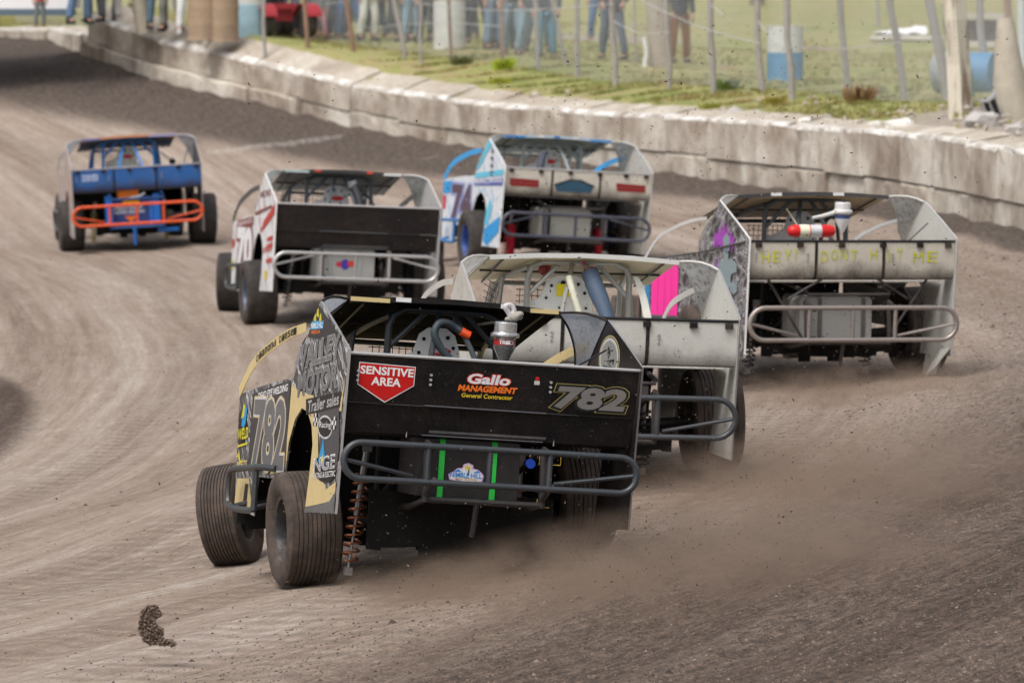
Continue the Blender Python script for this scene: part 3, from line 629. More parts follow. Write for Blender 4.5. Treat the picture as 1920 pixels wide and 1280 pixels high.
def build_car(c):
    P0 = Vector(c['pos']); ya, pi_, ro = (R(a) for a in c['rot'])
    BM = Matrix.Translation(P0) @ Matrix.Rotation(ya, 4, 'Z') @ Matrix.Rotation(pi_, 4, 'X') @ Matrix.Rotation(ro, 4, 'Y')
    gx = BM @ Vector((0, .3, 0)); gz = ztrk(gx.x, gx.y)
    E_ = bpy.data.objects.new('race_car', None); COL.objects.link(E_); E_.empty_display_size = .3
    EW = Matrix.Translation((gx.x, gx.y, gz)) @ Matrix.Rotation(ya, 4, 'Z'); E_.matrix_basis = EW
    tag(E_, c['label'], 'race car', 'dirt track race cars')
    BL = EW.inverted() @ BM
    def part(name, mb, mat, parent=None, label=None):
        o = link(name, mb.mesh(name, mat), parent or E_, None if parent else BL)
        if label: o['label'] = label
        return o
    D = c['dirt']
    cage = paint(c['cage'], .4, c.get('cage_metal', 0.2), D * .6, name='cage_tube'); chas = paint(c.get('chassis', (.02, .02, .022)), .5, 0, D * .9, name='chassis_paint')
    bmp = paint(c['bumper'], .35, c.get('bump_metal', .3), D * .6, name='bumper_tube'); blk = paint((.012, .011, .011), .6, 0, D * .8, spec=.2, name='black_sheet')
    spo = paint(c['spoiler'], .34, 0, c.get('spo_dirt', D), spec=c.get('spo_spec', .4), name='spoiler_sheet')
    spo2 = mud_and_shade(c['spoiler'], c.get('mud_shade', .5)) if c['style'] == 'curve' else spo; white_edge = paint((.55, .55, .55), .3, .6, .2, name='bare_edge')
    # --- quarter panels and doors
    for sx, nm in ((-1, 'L'), (1, 'R')):
        m_out = c['side'] if sx < 0 else c.get('side_r', c['side']); X = .96 * sx
        mb = MB(); mb.prism(QP, side(X), side(X - sx * .006)); q = part('quarter_panel', mb, m_out)
        inner = MB(); inner.prism([(a, b_) for a, b_ in QP], side(X - sx * .0075), side(X - sx * .0095)); part('inner_lining', inner, c.get('lining', spo), q)
        fl = MB(); e = c.get('edge', white_edge)
        for a, b_ in zip(QP[:4], QP[1:5]):
            y0, z0 = a; y1, z1 = b_; dx = -sx * .014
            fl.sheet([[(X, y0 - .002, z0), (X + dx, y0 - .012, z0)], [(X, y1 - .002, z1), (X + dx, y1 - .012, z1)]], (0, .004, .002), False)
        part('edge_flange', fl, e, q)
        rv = MB()
        for k in range(9):
            z = .3 + k * .1; rv.lathe([(.006, 0), (.006, .003)], 6, Matrix.Translation((X + sx * .001, -1.0 - .05 * (z - .22) + .03, z)) @ Matrix.Rotation(sx * math.pi / 2, 4, 'Y'))
        part('rivets', rv, white_edge, q)['kind'] = 'stuff'
        mb = MB(); mb.prism(DP, side(X - sx * .003), side(X - sx * .009)); d_ = part('door_panel', mb, m_out)
        # window pillar strip
        pts = bez([(1.95, .87), (1.57, 1.08), (1.12, 1.2), (.6, 1.30), (.14, 1.355)], 5); wd = .04
        rows_ = []; wd = c.get('pillar_w', .04)
        for i, p in enumerate(pts):
            t = (Vector(pts[min(i + 1, len(pts) - 1)]) - Vector(pts[max(i - 1, 0)])).normalized(); n_ = Vector((-t.y, t.x)); k_ = wd * (1 - .25 * i / len(pts)) 
            rows_.append([(X - sx * (.002 + .10 * (i / len(pts)) ** 2 * 0), p.x + n_.x * k_, p.y + n_.y * k_), (X - sx * .002, p.x - n_.x * k_, p.y - n_.y * k_)])
        st_ = MB(); st_.sheet(rows_, (-sx * .006, 0, 0)); ps = part('window_pillar', st_, c['pillar'])
        if c.get('pillar_text') and sx < 0:
            pts2 = [Vector((p.x, p.y)) for p in pts]
            s_ = c['pillar_text']; 
            L_ = [0]
            for i in range(1, len(pts2)): L_.append(L_[-1] + (pts2[i] - pts2[i - 1]).length)
            tot = L_[-1]; a0 = .28 * tot; stepc = .60 * tot / len(s_)
            for k, ch in enumerate(s_):
                if ch == ' ': continue
                u_ = a0 + k * stepc; i = max(j for j in range(len(L_)) if L_[j] <= u_); i = min(i, len(pts2) - 2); t = (pts2[i + 1] - pts2[i]).normalized(); p = pts2[i] + t * (u_ - L_[i]); n_ = Vector((-t.y, t.x))
                if n_.y < 0: n_ = -n_
                lettering(ch, (X - .001, p.x - n_.x * .022, p.y - n_.y * .022), (0, t.x, t.y), (0, n_.x, n_.y), stepc * .8, .044, plain((.01, .01, .01), .5), ps, off=.01, name='letter')
        # sail window: quarter window curving in to the roof
        o1 = bez([(X - sx * .008, -.22, 1.525), (X - sx * .008, .08, 1.29), (X - sx * .008, .36, 1.03)], 4); i1 = bez([(.70 * sx, .06, 1.555), (.79 * sx, .13, 1.47), (.885 * sx, .27, 1.33), (.935 * sx, .39, 1.17), (.95 * sx, .44, 1.03)], 3)
        i1 = i1[:len(o1)] if len(i1) >= len(o1) else i1
        rows_ = []
        for i in range(len(o1)):
            k = i / (len(o1) - 1); b2 = i1[min(int(round(k * (len(i1) - 1))), len(i1) - 1)]; a2 = o1[i]; row = []
            for j in range(5):
                t = j / 4; p = a2.lerp(b2, t); p.z += .025 * math.sin(t * math.pi) * (1 - k); p.x += sx * .02 * math.sin(t * math.pi); row.append(tuple(p))
            rows_.append(row)
        sw = MB(); sw.sheet(rows_, (-sx * .002, 0, -.003)); g = part('sail_window', sw, c['sail_glass'])
        fr_ = MB(); fr_.tube([r_[-1] for r_ in rows_], .009, 6); fr_.tube([r_[0] for r_ in rows_], .007, 6); fr_.tube(rows_[0], .009, 6); part('window_trim', fr_, c.get('trim', blk), g)
        if c.get('sail_logo') and sx > 0: sail_logo_right(q, X)
    # --- spoiler
    if c['style'] == 'curve': prof = [(-1.035, 1.225), (-1.036, 1.16), (-1.036, 1.08), (-1.034, 1.0), (-1.028, .94), (-1.012, .905), (-.975, .888), (-.80, .88)]
    else: prof = [(-1.035, 1.225), (-1.02, 1.07), (-1.00, .925)]
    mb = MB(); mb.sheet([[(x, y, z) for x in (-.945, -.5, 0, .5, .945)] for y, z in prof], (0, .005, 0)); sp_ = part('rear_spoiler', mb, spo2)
    mb = MB(); mb.tube([(-.95, -1.035, 1.228), (.95, -1.035, 1.228)], .011, 8); part('spoiler_edge', mb, c.get('top_edge', white_edge), sp_)
    if c['style'] == 'flat':
        mb = MB(); mb.sheet([[(x, y, z) for x in (-.94, .94)] for y, z in ((-.985, .92), (-.95, .74), (-.90, .72))], (0, .005, 0)); lp = part('lower_rear_panel', mb, spo)
        mb = MB(); mb.tube([(-.43, -1.006, .926), (.36, -1.006, .922)], .006, 6); mb.tube([(-.43, -.975, .74), (.36, -.975, .74)], .005, 6); part('seam_strip', mb, plain((.10, .10, .11), .4, .5), lp)
    else:
        for x in (-.33, .29):
            mb = MB(); mb.sheet([[(x - .013, y - .006, z), (x + .013, y - .006, z)] for y, z in prof], (0, .004, 0)); part('spoiler_rib', mb, blk, sp_)
        mb = MB()
        for x in (-.86, -.48, -.1, .28, .62, .88): mb.box((x, -1.05, 1.195), (.055, .02, .04))
        part('spoiler_clips', mb, blk, sp_)['kind'] = 'stuff'
    # bolts
    mb = MB()
    for x in c.get('bolt_x', (-.88, -.41, .37)):
        for z in (1.12, 1.09, 1.06): mb.lathe([(.009, 0), (.009, .012)], 6, Matrix.Translation((x, -1.045 + (1.2 - z) * .1, z)) @ Matrix.Rotation(math.pi / 2, 4, 'X'))
    if mb.v: part('bolts', mb, white_edge, sp_)['kind'] = 'stuff'
    # --- decks / floor / bulkheads / nose
    mb = MB(); mb.sheet([[(x, y, z) for x in (-.93, 0, .93)] for y, z in ((-.70, .855), (-.2, .87), (.30, .90), (.62, .93))], (0, 0, -.01)); part('rear_deck', mb, c.get('deck', blk))
    bz_ = c.get('belly', .14); dk = plain((.012, .011, .011), .9, 0, 'grimy_black', .4)
    for bx_, by_, b0, b1, w0, w1 in ((-.93, .80, bz_, .93, 0, 1.43), (-.58, -.34, bz_ + .02, .36, 0, 1.22), (-.93, 1.90, bz_ + .05, .85, 0, 1.86)): 
        rg_ = random.Random(int(w1 * 100)); bot = []; x_ = bx_
        while x_ < bx_ + w1 - .06: st_ = rg_.uniform(.03, .16); dz_ = rg_.uniform(-.05, .05); bot += [(x_, b0 + dz_), (min(x_ + st_, bx_ + w1), b0 + dz_ + rg_.uniform(-.015, .015))]; x_ += st_ + .004
        pl_ = bot + [(bx_ + w1, b1), (bx_, b1)]; mb = MB(); mb.prism(pl_, lambda a, b_: (a, by_, b_), lambda a, b_: (a, by_ + .012, b_)); part('interior_bulkhead', mb, dk)
    mb = MB(); mb.box((0, 1.35, bz_ + .02), (1.2, 1.08, .012)); part('floor_pan', mb, dk)
    mb = MB(); mb.sheet([[(-.40, y, z - .03), (-.36, y, z), (0, y, z + .03), (.36, y, z), (.40, y, z - .03)] for y, z in ((.95, .95), (1.5, .92), (2.2, .86), (2.9, .74), (3.25, .58), (3.35, .40))], (0, 0, -.006)); part('hood', mb, c['body'])
    mb = MB(); mb.sheet([[(-.93, y, z), (-.45, y, z + .02), (.45, y, z + .02), (.93, y, z)] for y, z in ((.64, .955), (1.1, .93), (1.93, .84))], (0, 0, -.006)); part('cockpit_cover', mb, c['body'])
    mb = MB(); mb.box((0, 2.4, .5), (.5, .75, .45)); mb.box((0, 2.4, .78), (.30, .3, .12)); mb.box((0, 3.05, .5), (.6, .06, .4)); part('engine', mb, paint((.12, .12, .12), .5, .6, D))
    # --- roof
    def rf(y): t = (y - .05) / 1.1; return 1.555 - .25 * t - .02 * t * t
    mb = MB(); mb.sheet([[(x, y, rf(y) + .03 * (1 - (x / .7) ** 2)) for x in (-.705, -.35, 0, .35, .705)] for y in (.03, .3, .6, .9, 1.15)], (0, 0, -.006)); rfo = part('roof', mb, c['roof'])
    mb = MB(); mb.sheet([[(x, y, rf(y) - .010 + .03 * (1 - (x / .7) ** 2)) for x in (-.695, -.35, 0, .35, .695)] for y in (.05, .3, .6, .9, 1.14)], (0, 0, -.004)); part('roof_lining', mb, c['roof_under'], rfo)
    mb = MB(); mb.sheet([[(x, .022, 1.555 + .03 * (1 - (x / .7) ** 2) + dz) for x in (-.705, -.35, 0, .35, .705)] for dz in (-.022, .012)], (0, .006, 0)); lip = part('roof_lip', mb, c.get('lip', c['roof']), rfo)
    for x0, x1, mt_ in c.get('lip_marks', []):
        zz = 1.555 + .03 * (1 - ((x0 + x1) / 1.4) ** 2); mb = MB(); mb.box(((x0 + x1) / 2, .018, zz - .004), (x1 - x0, .006, .028)); part('lip_sticker', mb, mt_, rfo)
    mb = MB()
    for x in (-.6, .6): mb.tube([(x, .06, 1.535), (x * .97, 1.1, 1.27)], .008, 6)
    mb.tube([(-.68, .62, 1.40), (.68, .62, 1.40)], .009, 6); part('roof_brace', mb, chas, rfo)
    # --- roll cage
    mb = MB(); hp = [(-.385, .24, .9), (-.38, .24, 1.40), (-.355, .245, 1.47), (-.27, .25, 1.513), (.27, .25, 1.513), (.355, .245, 1.47), (.38, .24, 1.40), (.385, .24, .9)]; mb.tube(hp, .023, 10); part('roll_hoop', mb, cage)
    for s in (-1, 1):
        mb = MB(); mb.tube([(.14 * s, .255, 1.50), (.375 * s, .25, 1.26)], .018, 8); part('hoop_brace', mb, cage)
        mb = MB(); mb.tube([(.05 * s, .24, 1.50), (.13 * s, .05, 1.28), (.23 * s, -.2, .92)], .019, 8); part('rear_brace', mb, cage)
        mb = MB(); mb.tube(bez([(.37 * s, .26, 1.47), (.44 * s, .65, 1.38), (.47 * s, 1.05, 1.27), (.50 * s, 1.25, 1.10), (.52 * s, 1.4, .9)], 4), .020, 8); mb.tube([(.52 * s, .75, .9), (.48 * s, .78, 1.34)], .018, 8); part('cage_rail', mb, cage)
    mb = MB(); mb.tube([(-.46, 1.03, 1.275), (.46, 1.03, 1.275)], .018, 8); mb.tube([(-.38, .24, 1.12), (.38, .24, 1.12)], .0, 8) if False else None; part('front_hoop', mb, cage)
    # window net on the left
    mb = MB()
    for k in range(9): y = .78 + k * .075; mb.tube([(-.53, y, .95), (-.47, y, 1.32 - (y - .78) * .12)], .0035, 4)
    for k in range(7): z = .98 + k * .05; mb.tube([(-.525, .76, z), (-.515, 1.40, z)], .0035, 4)
    for k in range(8): x = -.34 + k * .045; mb.tube([(x, .80, .95), (x, .80, 1.26)], .003, 4)
    for k in range(7): z = .98 + k * .045; mb.tube([(-.37, .795, z), (-.02, .795, z)], .003, 4)
    part('window_net', mb, plain((.02, .02, .02), .8))
    # --- seat
    sm = paint(c.get('seat', (.78, .78, .77)), .45, c.get('seat_metal', .0), .06, name='seat_alloy'); cx = c.get('seat_x', -.03); sw_ = c.get('seat_w', 1.0)
    mb = MB(); pol = [(-.17, .85), (-.155, 1.25), (-.12, 1.36), (-.06, 1.405), (.06, 1.405), (.12, 1.36), (.155, 1.25), (.17, .85)]
    mb.prism(pol, lambda a, b_: (cx + a * sw_, .26 + (b_ - .85) * .06, b_), lambda a, b_: (cx + a * sw_, .275 + (b_ - .85) * .06, b_))
    mb.sheet([[(cx - .17 * sw_, .26, .88), (cx - .155 * sw_, .28, 1.24)], [(cx - .33 * sw_, .34, .9), (cx - .30 * sw_, .37, 1.17)]], (0, .01, 0), False)
    mb.sheet([[(cx + .17 * sw_, .26, .88), (cx + .155 * sw_, .28, 1.15)], [(cx + .25 * sw_, .36, .9), (cx + .24 * sw_, .38, 1.12)]], (0, .01, 0), False)
    seat = part('seat', mb, sm)
    mb = MB()
    for a, z, r_ in ((-.09, 1.33, .012), (-.02, 1.35, .02), (.07, 1.345, .013), (.11, 1.28, .012), (-.12, 1.24, .011), (.06, 1.20, .012), (-.04, 1.17, .009), (.12, 1.17, .010), (.0, 1.30, .008)):
        mb.lathe([(r_, 0), (r_, .006)], 12, Matrix.Translation((cx + a * sw_, .26 + (z - .85) * .06 - .002, z)) @ Matrix.Rotation(math.pi / 2, 4, 'X'))
    part('lightening_holes', mb, plain((.01, .01, .01), .9), seat)['kind'] = 'stuff'
    if c.get('badge'):
        red = plain((.55, .03, .03), .4); mb = MB(); mb.lathe([(1, 0), (1, .1)], 20, Matrix.Translation((cx + .02, .26 + .40 * .06 - .004, 1.255)) @ Matrix.Rotation(math.pi / 2, 4, 'X') @ Matrix.Diagonal((.075, .028, .03, 1))); bd = part('badge', mb, red, seat)
        if c['badge'] is not True: lettering(c['badge'], (cx - .035, .2755, 1.242), (1, 0, 0), (0, 0, 1), .11, .026, plain((.8, .8, .8), .4), seat, off=.01)
    if c.get('seat_tag'): mb = MB(); mb.box((cx - .02, .275, 1.30), (.11, .004, .09)); part('seat_label', mb, plain((.80, .66, .02), .5), seat)
    # hoses
    for (pts, r_, mt_, nm) in c.get('hoses', []):
        mb = MB(); P_ = bez(pts, 10); mb.tube(P_, r_, 10, corr=.12); part(nm, mb, mt_)
    # --- canister
    if c.get('canister'):
        x, y, z, k, cm = c['canister']; al = paint(cm, .22, .9 if cm[0] < .7 else .2, .12, name='canister_alloy')
        mb = MB(); mb.lathe([(.018, 0), (.075, .115), (.075, .22)], 24, Matrix.Translation((x, y, z)) @ Matrix.Scale(k, 4)); ca = part('breather_tank', mb, al)
        mb = MB(); mb.lathe([(.076, .185), (.097, .19), (.100, .205), (.097, .215), (.078, .222), (.078, .285), (.072, .292)], 24, Matrix.Translation((x, y, z)) @ Matrix.Scale(k, 4)); part('tank_cap', mb, al, ca)
        mb = MB(); mb.lathe([(.0765, .135), (.0765, .175)], 24, Matrix.Translation((x, y, z)) @ Matrix.Scale(k, 4)); part('tank_band', mb, plain((.30, .02, .02) if c.get('canister_text') else (.05, .08, .2), .4), ca)
        if c.get('canister_text'):
            s_ = c['canister_text']
            for i_, ch in enumerate(s_):
                a = (-.62 + 1.24 * i_ / (len(s_) - 1)); rr = .0785 * k; ct, sn = math.cos(a), math.sin(a)
                lettering(ch, (x + rr * sn - ct * .009, y - rr * ct - sn * .009, z + .142 * k), (ct, sn, 0), (0, 0, 1), .02, .026 * k, plain((.85, .85, .85), .3), ca, off=.02, name='letter')
        mb = MB(); mb.lathe([(.095, 0), (.12, .0), (.12, .012), (.095, .012)], 24, Matrix.Translation((x, y, z + .2 * k)), caps=False) if False else None
        mb.tube([(x + .02, y, z + .3 * k), (x + .02, .24, z + .24)], .01, 6); part('tank_bracket', mb, chas, ca)
    # --- fuel cell
    fx = -.09; fw = .66; fm = paint(c['fuel'], .45, c.get('fuel_metal', 0), D * .6, name='fuel_cell_shell')
    mb = MB()
    pol = [(-.33, .36), (-.33, .70), (-.31, .73), (.31, .73), (.33, .70), (.33, .36)]
    mb.prism(pol, lambda a, b_: (fx + a, -.90, b_), lambda a, b_: (fx + a, -.42, b_)); fc = part('fuel_cell', mb, fm)
    for x in c.get('strap_x', (-.27, .07)):
        mb = MB(); mb.sheet([[(x - .018, y, z), (x + .018, y, z)] for y, z in ((-.905, .34), (-.907, .70), (-.89, .738), (-.5, .738))], (0, -.004, 0)); part('strap', mb, c['strap'], fc)
    if c.get('fuel_mark'): c['fuel_mark'](fc)
    # --- chassis tubes, axle, springs
    mb = MB()
    for s in (-1, 1):
        mb.tube([(.38 * s, -.95, .70), (.38 * s, -.98, .34), (.36 * s, -.5, .27), (.36 * s, 2.9, .25)], .022, 8); mb.tube([(.38 * s, -.95, .78), (.39 * s, .24, .86), (.39 * s, .24, .3)], .02, 8)
        mb.tube([(.38 * s, -.95, .70), (.36 * s, .2, .32)], .016, 8); mb.tube([(.38 * s, -.9, .35), (.90 * s, -.95, 1.15)], .012, 6) if c.get('struts') else None
        mb.tube([(.20 * s, -1.0, .93), (.55 * s, -.95, .72)], .012, 6) if c.get('struts') else None
    mb.tube([(-.38, -.97, .34), (.38, -.97, .34)], .02, 8); mb.tube([(-.38, -.96, .76), (.38, -.96, .76)], .014, 8); mb.tube([(-.04, -.97, .34), (-.04, -.9, .12)], .018, 8); part('chassis', mb, chas)
    mb = MB(); mb.box((0, .3, .30), (.26, .34, .28)); mb.box((0, .0, .19), (.5, .5, .04)); mb.tube([(0, .3, .3), (0, 2.0, .36)], .035, 10); mb.box((-.30, -.15, .24), (.14, .35, .12)); mb.box((.32, -.05, .28), (.16, .3, .16)); part('differential', mb, paint((.035, .03, .028), .7, .2, .9))
    for s, hide in ((-1, 0), (1, 0)):
        cm = c['spring']; x = (-.60 if s < 0 else .50)
        top = Vector((x + .04 * s * -1, -.12, .62)); bot = Vector((x - .03, -.10, c.get('spring_z', .02))); d_ = bot - top; L_ = d_.length; n_ = d_.normalized(); a1 = n_.orthogonal().normalized(); a2 = n_.cross(a1)
        mb = MB(); turns = 10
        mb.tube([top + d_ * (.22 + .70 * i / (turns * 12)) + (a1 * math.cos(i * math.pi / 6) + a2 * math.sin(i * math.pi / 6)) * .052 for i in range(turns * 12 + 1)], .0075, 6); spg = part('coil_spring', mb, cm)
        mb = MB(); mb.tube([top, top + d_ * .55], .022, 10); mb.tube([top + d_ * .5, bot], .010, 8); mb.box(tuple(bot), (.05, .05, .05)); mb.box(tuple(top), (.05, .06, .06)); part('shock_absorber', mb, paint((.35, .35, .36), .3, .8, .3), spg)
    # --- rear bumper
    x0, x1, z0, z1, yb = -.97, .93, .68 - c.get('bh', .28) + c.get('bz', 0), .68 + c.get('bz', 0), -1.18
    rad = (z1 - z0) / 2; pts = []
    for k in range(13): a = math.pi / 2 + math.pi * k / 12; pts.append((x0 + rad + rad * math.cos(a), yb, (z0 + z1) / 2 + rad * math.sin(a)))
    pts += [(x0 + rad + (x1 - x0 - 2 * rad) * t, yb, z0) for t in (.2, .4, .6, .8)]
    for k in range(13): a = -math.pi / 2 + math.pi * k / 12; pts.append((x1 - rad + rad * math.cos(a), yb, (z0 + z1) / 2 + rad * math.sin(a)))
    pts += [(x0 + rad + (x1 - x0 - 2 * rad) * t, yb, z1) for t in (.8, .6, .4, .2)]
    mb = MB(); mb.tube(pts, .0215, 10, closed=True); bo = part('rear_bumper', mb, bmp)
    for x in (-.43, -.03, .36): mb = MB(); mb.tube([(x, yb + .003, z0 + .01), (x, yb + .003, z1 - .01)], .019, 8); part('bumper_bar', mb, bmp, bo)
    zc = (z0 + z1) / 2; dn = c.get('diag', -1)
    for xa, xb in ((x0 + .02, -.50), (x1 - .02, .42)): mb = MB(); mb.tube([(xa, yb + .01, zc), (xb, yb + .10, z0 + .03 if dn < 0 else z1 - .03)], .014, 8); part('bumper_brace', mb, bmp, bo)
    for x in (-.38, .38):
        for a_, b_ in (((x, yb, z0 + .02), (x, -.95, .36)), ((x, yb, z1 - .02), (x, -.93, .70))): mb = MB(); mb.tube([a_, b_], .018, 8); part('bumper_mount', mb, chas, bo)
    # --- side nerf bars
    for s in (-1, 1):
        mb = MB(); pts = bez([(.97 * s, .66, .42), (1.04 * s, .80, .42), (1.055 * s, 1.1, .40), (1.06 * s, 1.52, .37), (1.06 * s, 1.62, .32), (1.06 * s, 1.62, .17), (1.06 * s, 1.52, .12), (1.05 * s, 1.1, .12), (1.045 * s, .90, .14)], 4)
        mb.tube(pts, .022, 8); mb.tube([(1.045 * s, .90, .13), (1.045 * s, .90, .41)], .022, 8); mb.tube([(1.045 * s, .98, .14), (.8 * s, 1.0, .2)], .018, 8); mb.tube([(1.05 * s, 1.45, .13), (.8 * s, 1.5, .2)], .018, 8); part('side_bar', mb, paint(c.get('nerf', (.05, .055, .06)), .4, .3, D * .6))
    # --- extra decals
    if c.get('extra'): c['extra'](part, E_, BL)
    # --- wheels (they stay on the ground while the body rolls)
    rt, ft = c.get('tyre', (mtread_d, 0)); ct = []
    for nm, bx, by, r_, w__, st in (('rl', -.895 + c.get('wx', 0), .3, .372, .36, 0), ('rr', .96 + c.get('wxr', .10), .3, .378, .38, 0), ('fl', -.80 + c.get('wxf', 0), 3.0, .355, .28, c['steer']), ('fr', .88, 3.0, .355, .28, c['steer'])):
        W = BM @ Vector((bx, by, .3)); r_ *= c.get('tk', 1); gz_ = ztrk(W.x, W.y) + c.get('wz', {}).get(nm, 0); cam_ = c.get('camber', {}).get(nm, 0)
        WM_ = Matrix.Translation((W.x, W.y, gz_ + r_ * .985)) @ Matrix.Rotation(ya + R(st), 4, 'Z') @ Matrix.Rotation(R(cam_), 4, 'Y')
        if bx > 0: WM_ = WM_ @ Matrix.Rotation(math.pi, 4, 'Z')
        key = (round(r_, 3), w__, id(rt), ft, c['rim'])
        if key not in REAR_T: REAR_T[key] = (rim_mesh(r_, w__, paint(c['rim'], .3, .7, .5, name='rim_alloy')), tyre_mesh(r_, w__, ft, rt))
        wo = link('wheel', REAR_T[key][0], E_, EW.inverted() @ WM_); link('tyre', REAR_T[key][1], wo)
        ct.append((W.x, W.y, gz_ + r_ * .985))
    for a, b2 in ((0, 1), (2, 3)):
        mb = MB(); A_ = EW.inverted() @ Vector(ct[a]); B_ = EW.inverted() @ Vector(ct[b2]); mb.tube([A_, A_.lerp(B_, .5), B_], .04 if a == 0 else .028, 10); o = link('axle', mb.mesh('axle', chas), E_)
    return E_
def sail_logo_right(q, X):
    """round palm-tree badge on the inner face of the right quarter panel"""
    F = lambda cx, cz: (lambda a, b_: (X - .011, cx - a, cz + b_)); x = X
    ring = lambda ry, rz, n=28: [(ry * math.cos(t * 6.2832 / n), rz * math.sin(t * 6.2832 / n)) for t in range(n)]
    wh = plain((.55, .55, .52), .4); bk = plain((.02, .02, .02), .4); ye = plain((.5, .42, .2), .4); c0 = (-.33, 1.285)
    for k, (s_, m_) in enumerate(((.125, bk), (.120, ye), (.113, bk), (.108, wh), (.092, plain((.28, .28, .27), .4)))):
        decal(ring(s_ * 2.0, s_ * 1.25), lambda a, b_, k=k: (X - .0105 - k * .0008, c0[0] - a, c0[1] + b_), m_, q, name='badge')
    f2 = lambda a, b_: (X - .015, c0[0] - a, c0[1] + b_)
    decal([(-.11, -.02), (.13, .0), (.11, -.05), (-.12, -.06)], f2, bk, q, name='badge')
    decal([(.0, .0), (.03, .05), (.015, .05), (-.02, .0)], f2, bk, q, name='badge')
    for a in range(5): t = a * 1.2; decal([(.02, .05), (.02 + .06 * math.cos(t), .05 + .03 * math.sin(t) + .01), (.02 + .07 * math.cos(t + .3), .05 + .03 * math.sin(t + .3) - .01)], f2, bk, q, name='badge')
    lettering('NIMBLE HILL', (X - .0155, c0[0] + .12, c0[1] - .048), (0, -1, 0), (0, 0, 1), .24, .028, wh, q, off=.01)
def leftside(y, z, dx=.0): return (-.9655 - dx, y, z)
def txtL(s, y0, z0, y1, z1, h, mat, q, dx=0, off=0, shear=0, M=None):
    """print on the left flank running from (y0,z0) to (y1,z1)"""
    L_ = math.hypot(y1 - y0, z1 - z0); return lettering(s, (-.9655 - dx, y0, z0), (0, (y1 - y0) / L_, (z1 - z0) / L_), (0, 0, 1), L_, h, mat, q, M, off, shear)
def yspoil(z): return float(np.interp(z, [.888, .905, .94, 1.0, 1.08, 1.16, 1.225], [-.975, -1.012, -1.028, -1.034, -1.036, -1.036, -1.035]))
WHT = plain((.75, .75, .75), .4, name='white_vinyl', var=.1); BLK = plain((.012, .012, .013), .35, name='black_vinyl'); SIL = plain((.30, .30, .31), .3, .4, name='silver_vinyl', var=.35, scale=4)
YEL = plain((.72, .52, .06), .4, name='yellow_vinyl', var=.1); ORG = plain((.75, .16, .02), .4, name='orange_vinyl', var=.1); CRM = paint((.66, .52, .25), .35, 0, .22, name='cream_yellow')
GRN = plain((.02, .42, .05), .6, name='green_strap', var=.15)
# ---- A: the near black car
def fuelA(fc):
    Y = -.902
    F = lambda k: (lambda a, b_: (-.10 + (a + .09) * .80, Y - .0008 * k, .455 + (b_ - .45) * .62)); PK = plain((.55, .35, .6), .35, name='holo'); BLU = plain((.03, .22, .6), .4)
    decal([(-.23, .475), (-.24, .53), (-.20, .56), (-.17, .595), (-.13, .60), (-.12, .64), (-.08, .655), (-.04, .63), (-.04, .60), (.0, .59), (.03, .56), (.05, .53), (.04, .47), (-.08, .45)], F(1), PK, fc)
    decal([(-.222, .483), (-.228, .528), (-.19, .555), (-.165, .585), (-.125, .592), (-.112, .632), (-.08, .645), (-.05, .625), (-.05, .593), (-.005, .582), (.022, .555), (.04, .527), (.032, .478), (-.08, .46)], F(2), plain((.62, .66, .70), .4), fc)
    decal([(-.088, .53), (-.078, .60), (-.072, .60), (-.07, .53)], F(3), plain((.05, .04, .02), .5), fc)
    for t in range(7):
        a = t * .9; decal([(-.078, .607), (-.078 + .035 * math.cos(a), .612 + .028 * math.sin(a)), (-.078 + .035 * math.cos(a + .5), .602 + .028 * math.sin(a + .5))], F(3), YEL, fc)
    decal([(-.205, .555), (-.16, .585), (-.13, .56)], F(3), BLU, fc); decal([(-.04, .56), (.0, .582), (.02, .555)], F(3), BLU, fc)
    lettering('NIMBLE HILL', (-.208, Y - .0036, .488), (1, 0, 0), (0, 0, 1), .205, .030, BLU, fc, off=.02); lettering('MEDIA SOLUTIONS', (-.172, Y - .0036, .470), (1, 0, 0), (0, 0, 1), .14, .013, plain((.5, .2, .02), .4), fc, off=.01)
    mb = MB(); mb.lathe([(.05, 0), (.045, .02), (.02, .03)], 16, Matrix.Translation((-.08, -.86, .735))); link('fuel_cap', mb.mesh('fuel_cap', ORG), fc)
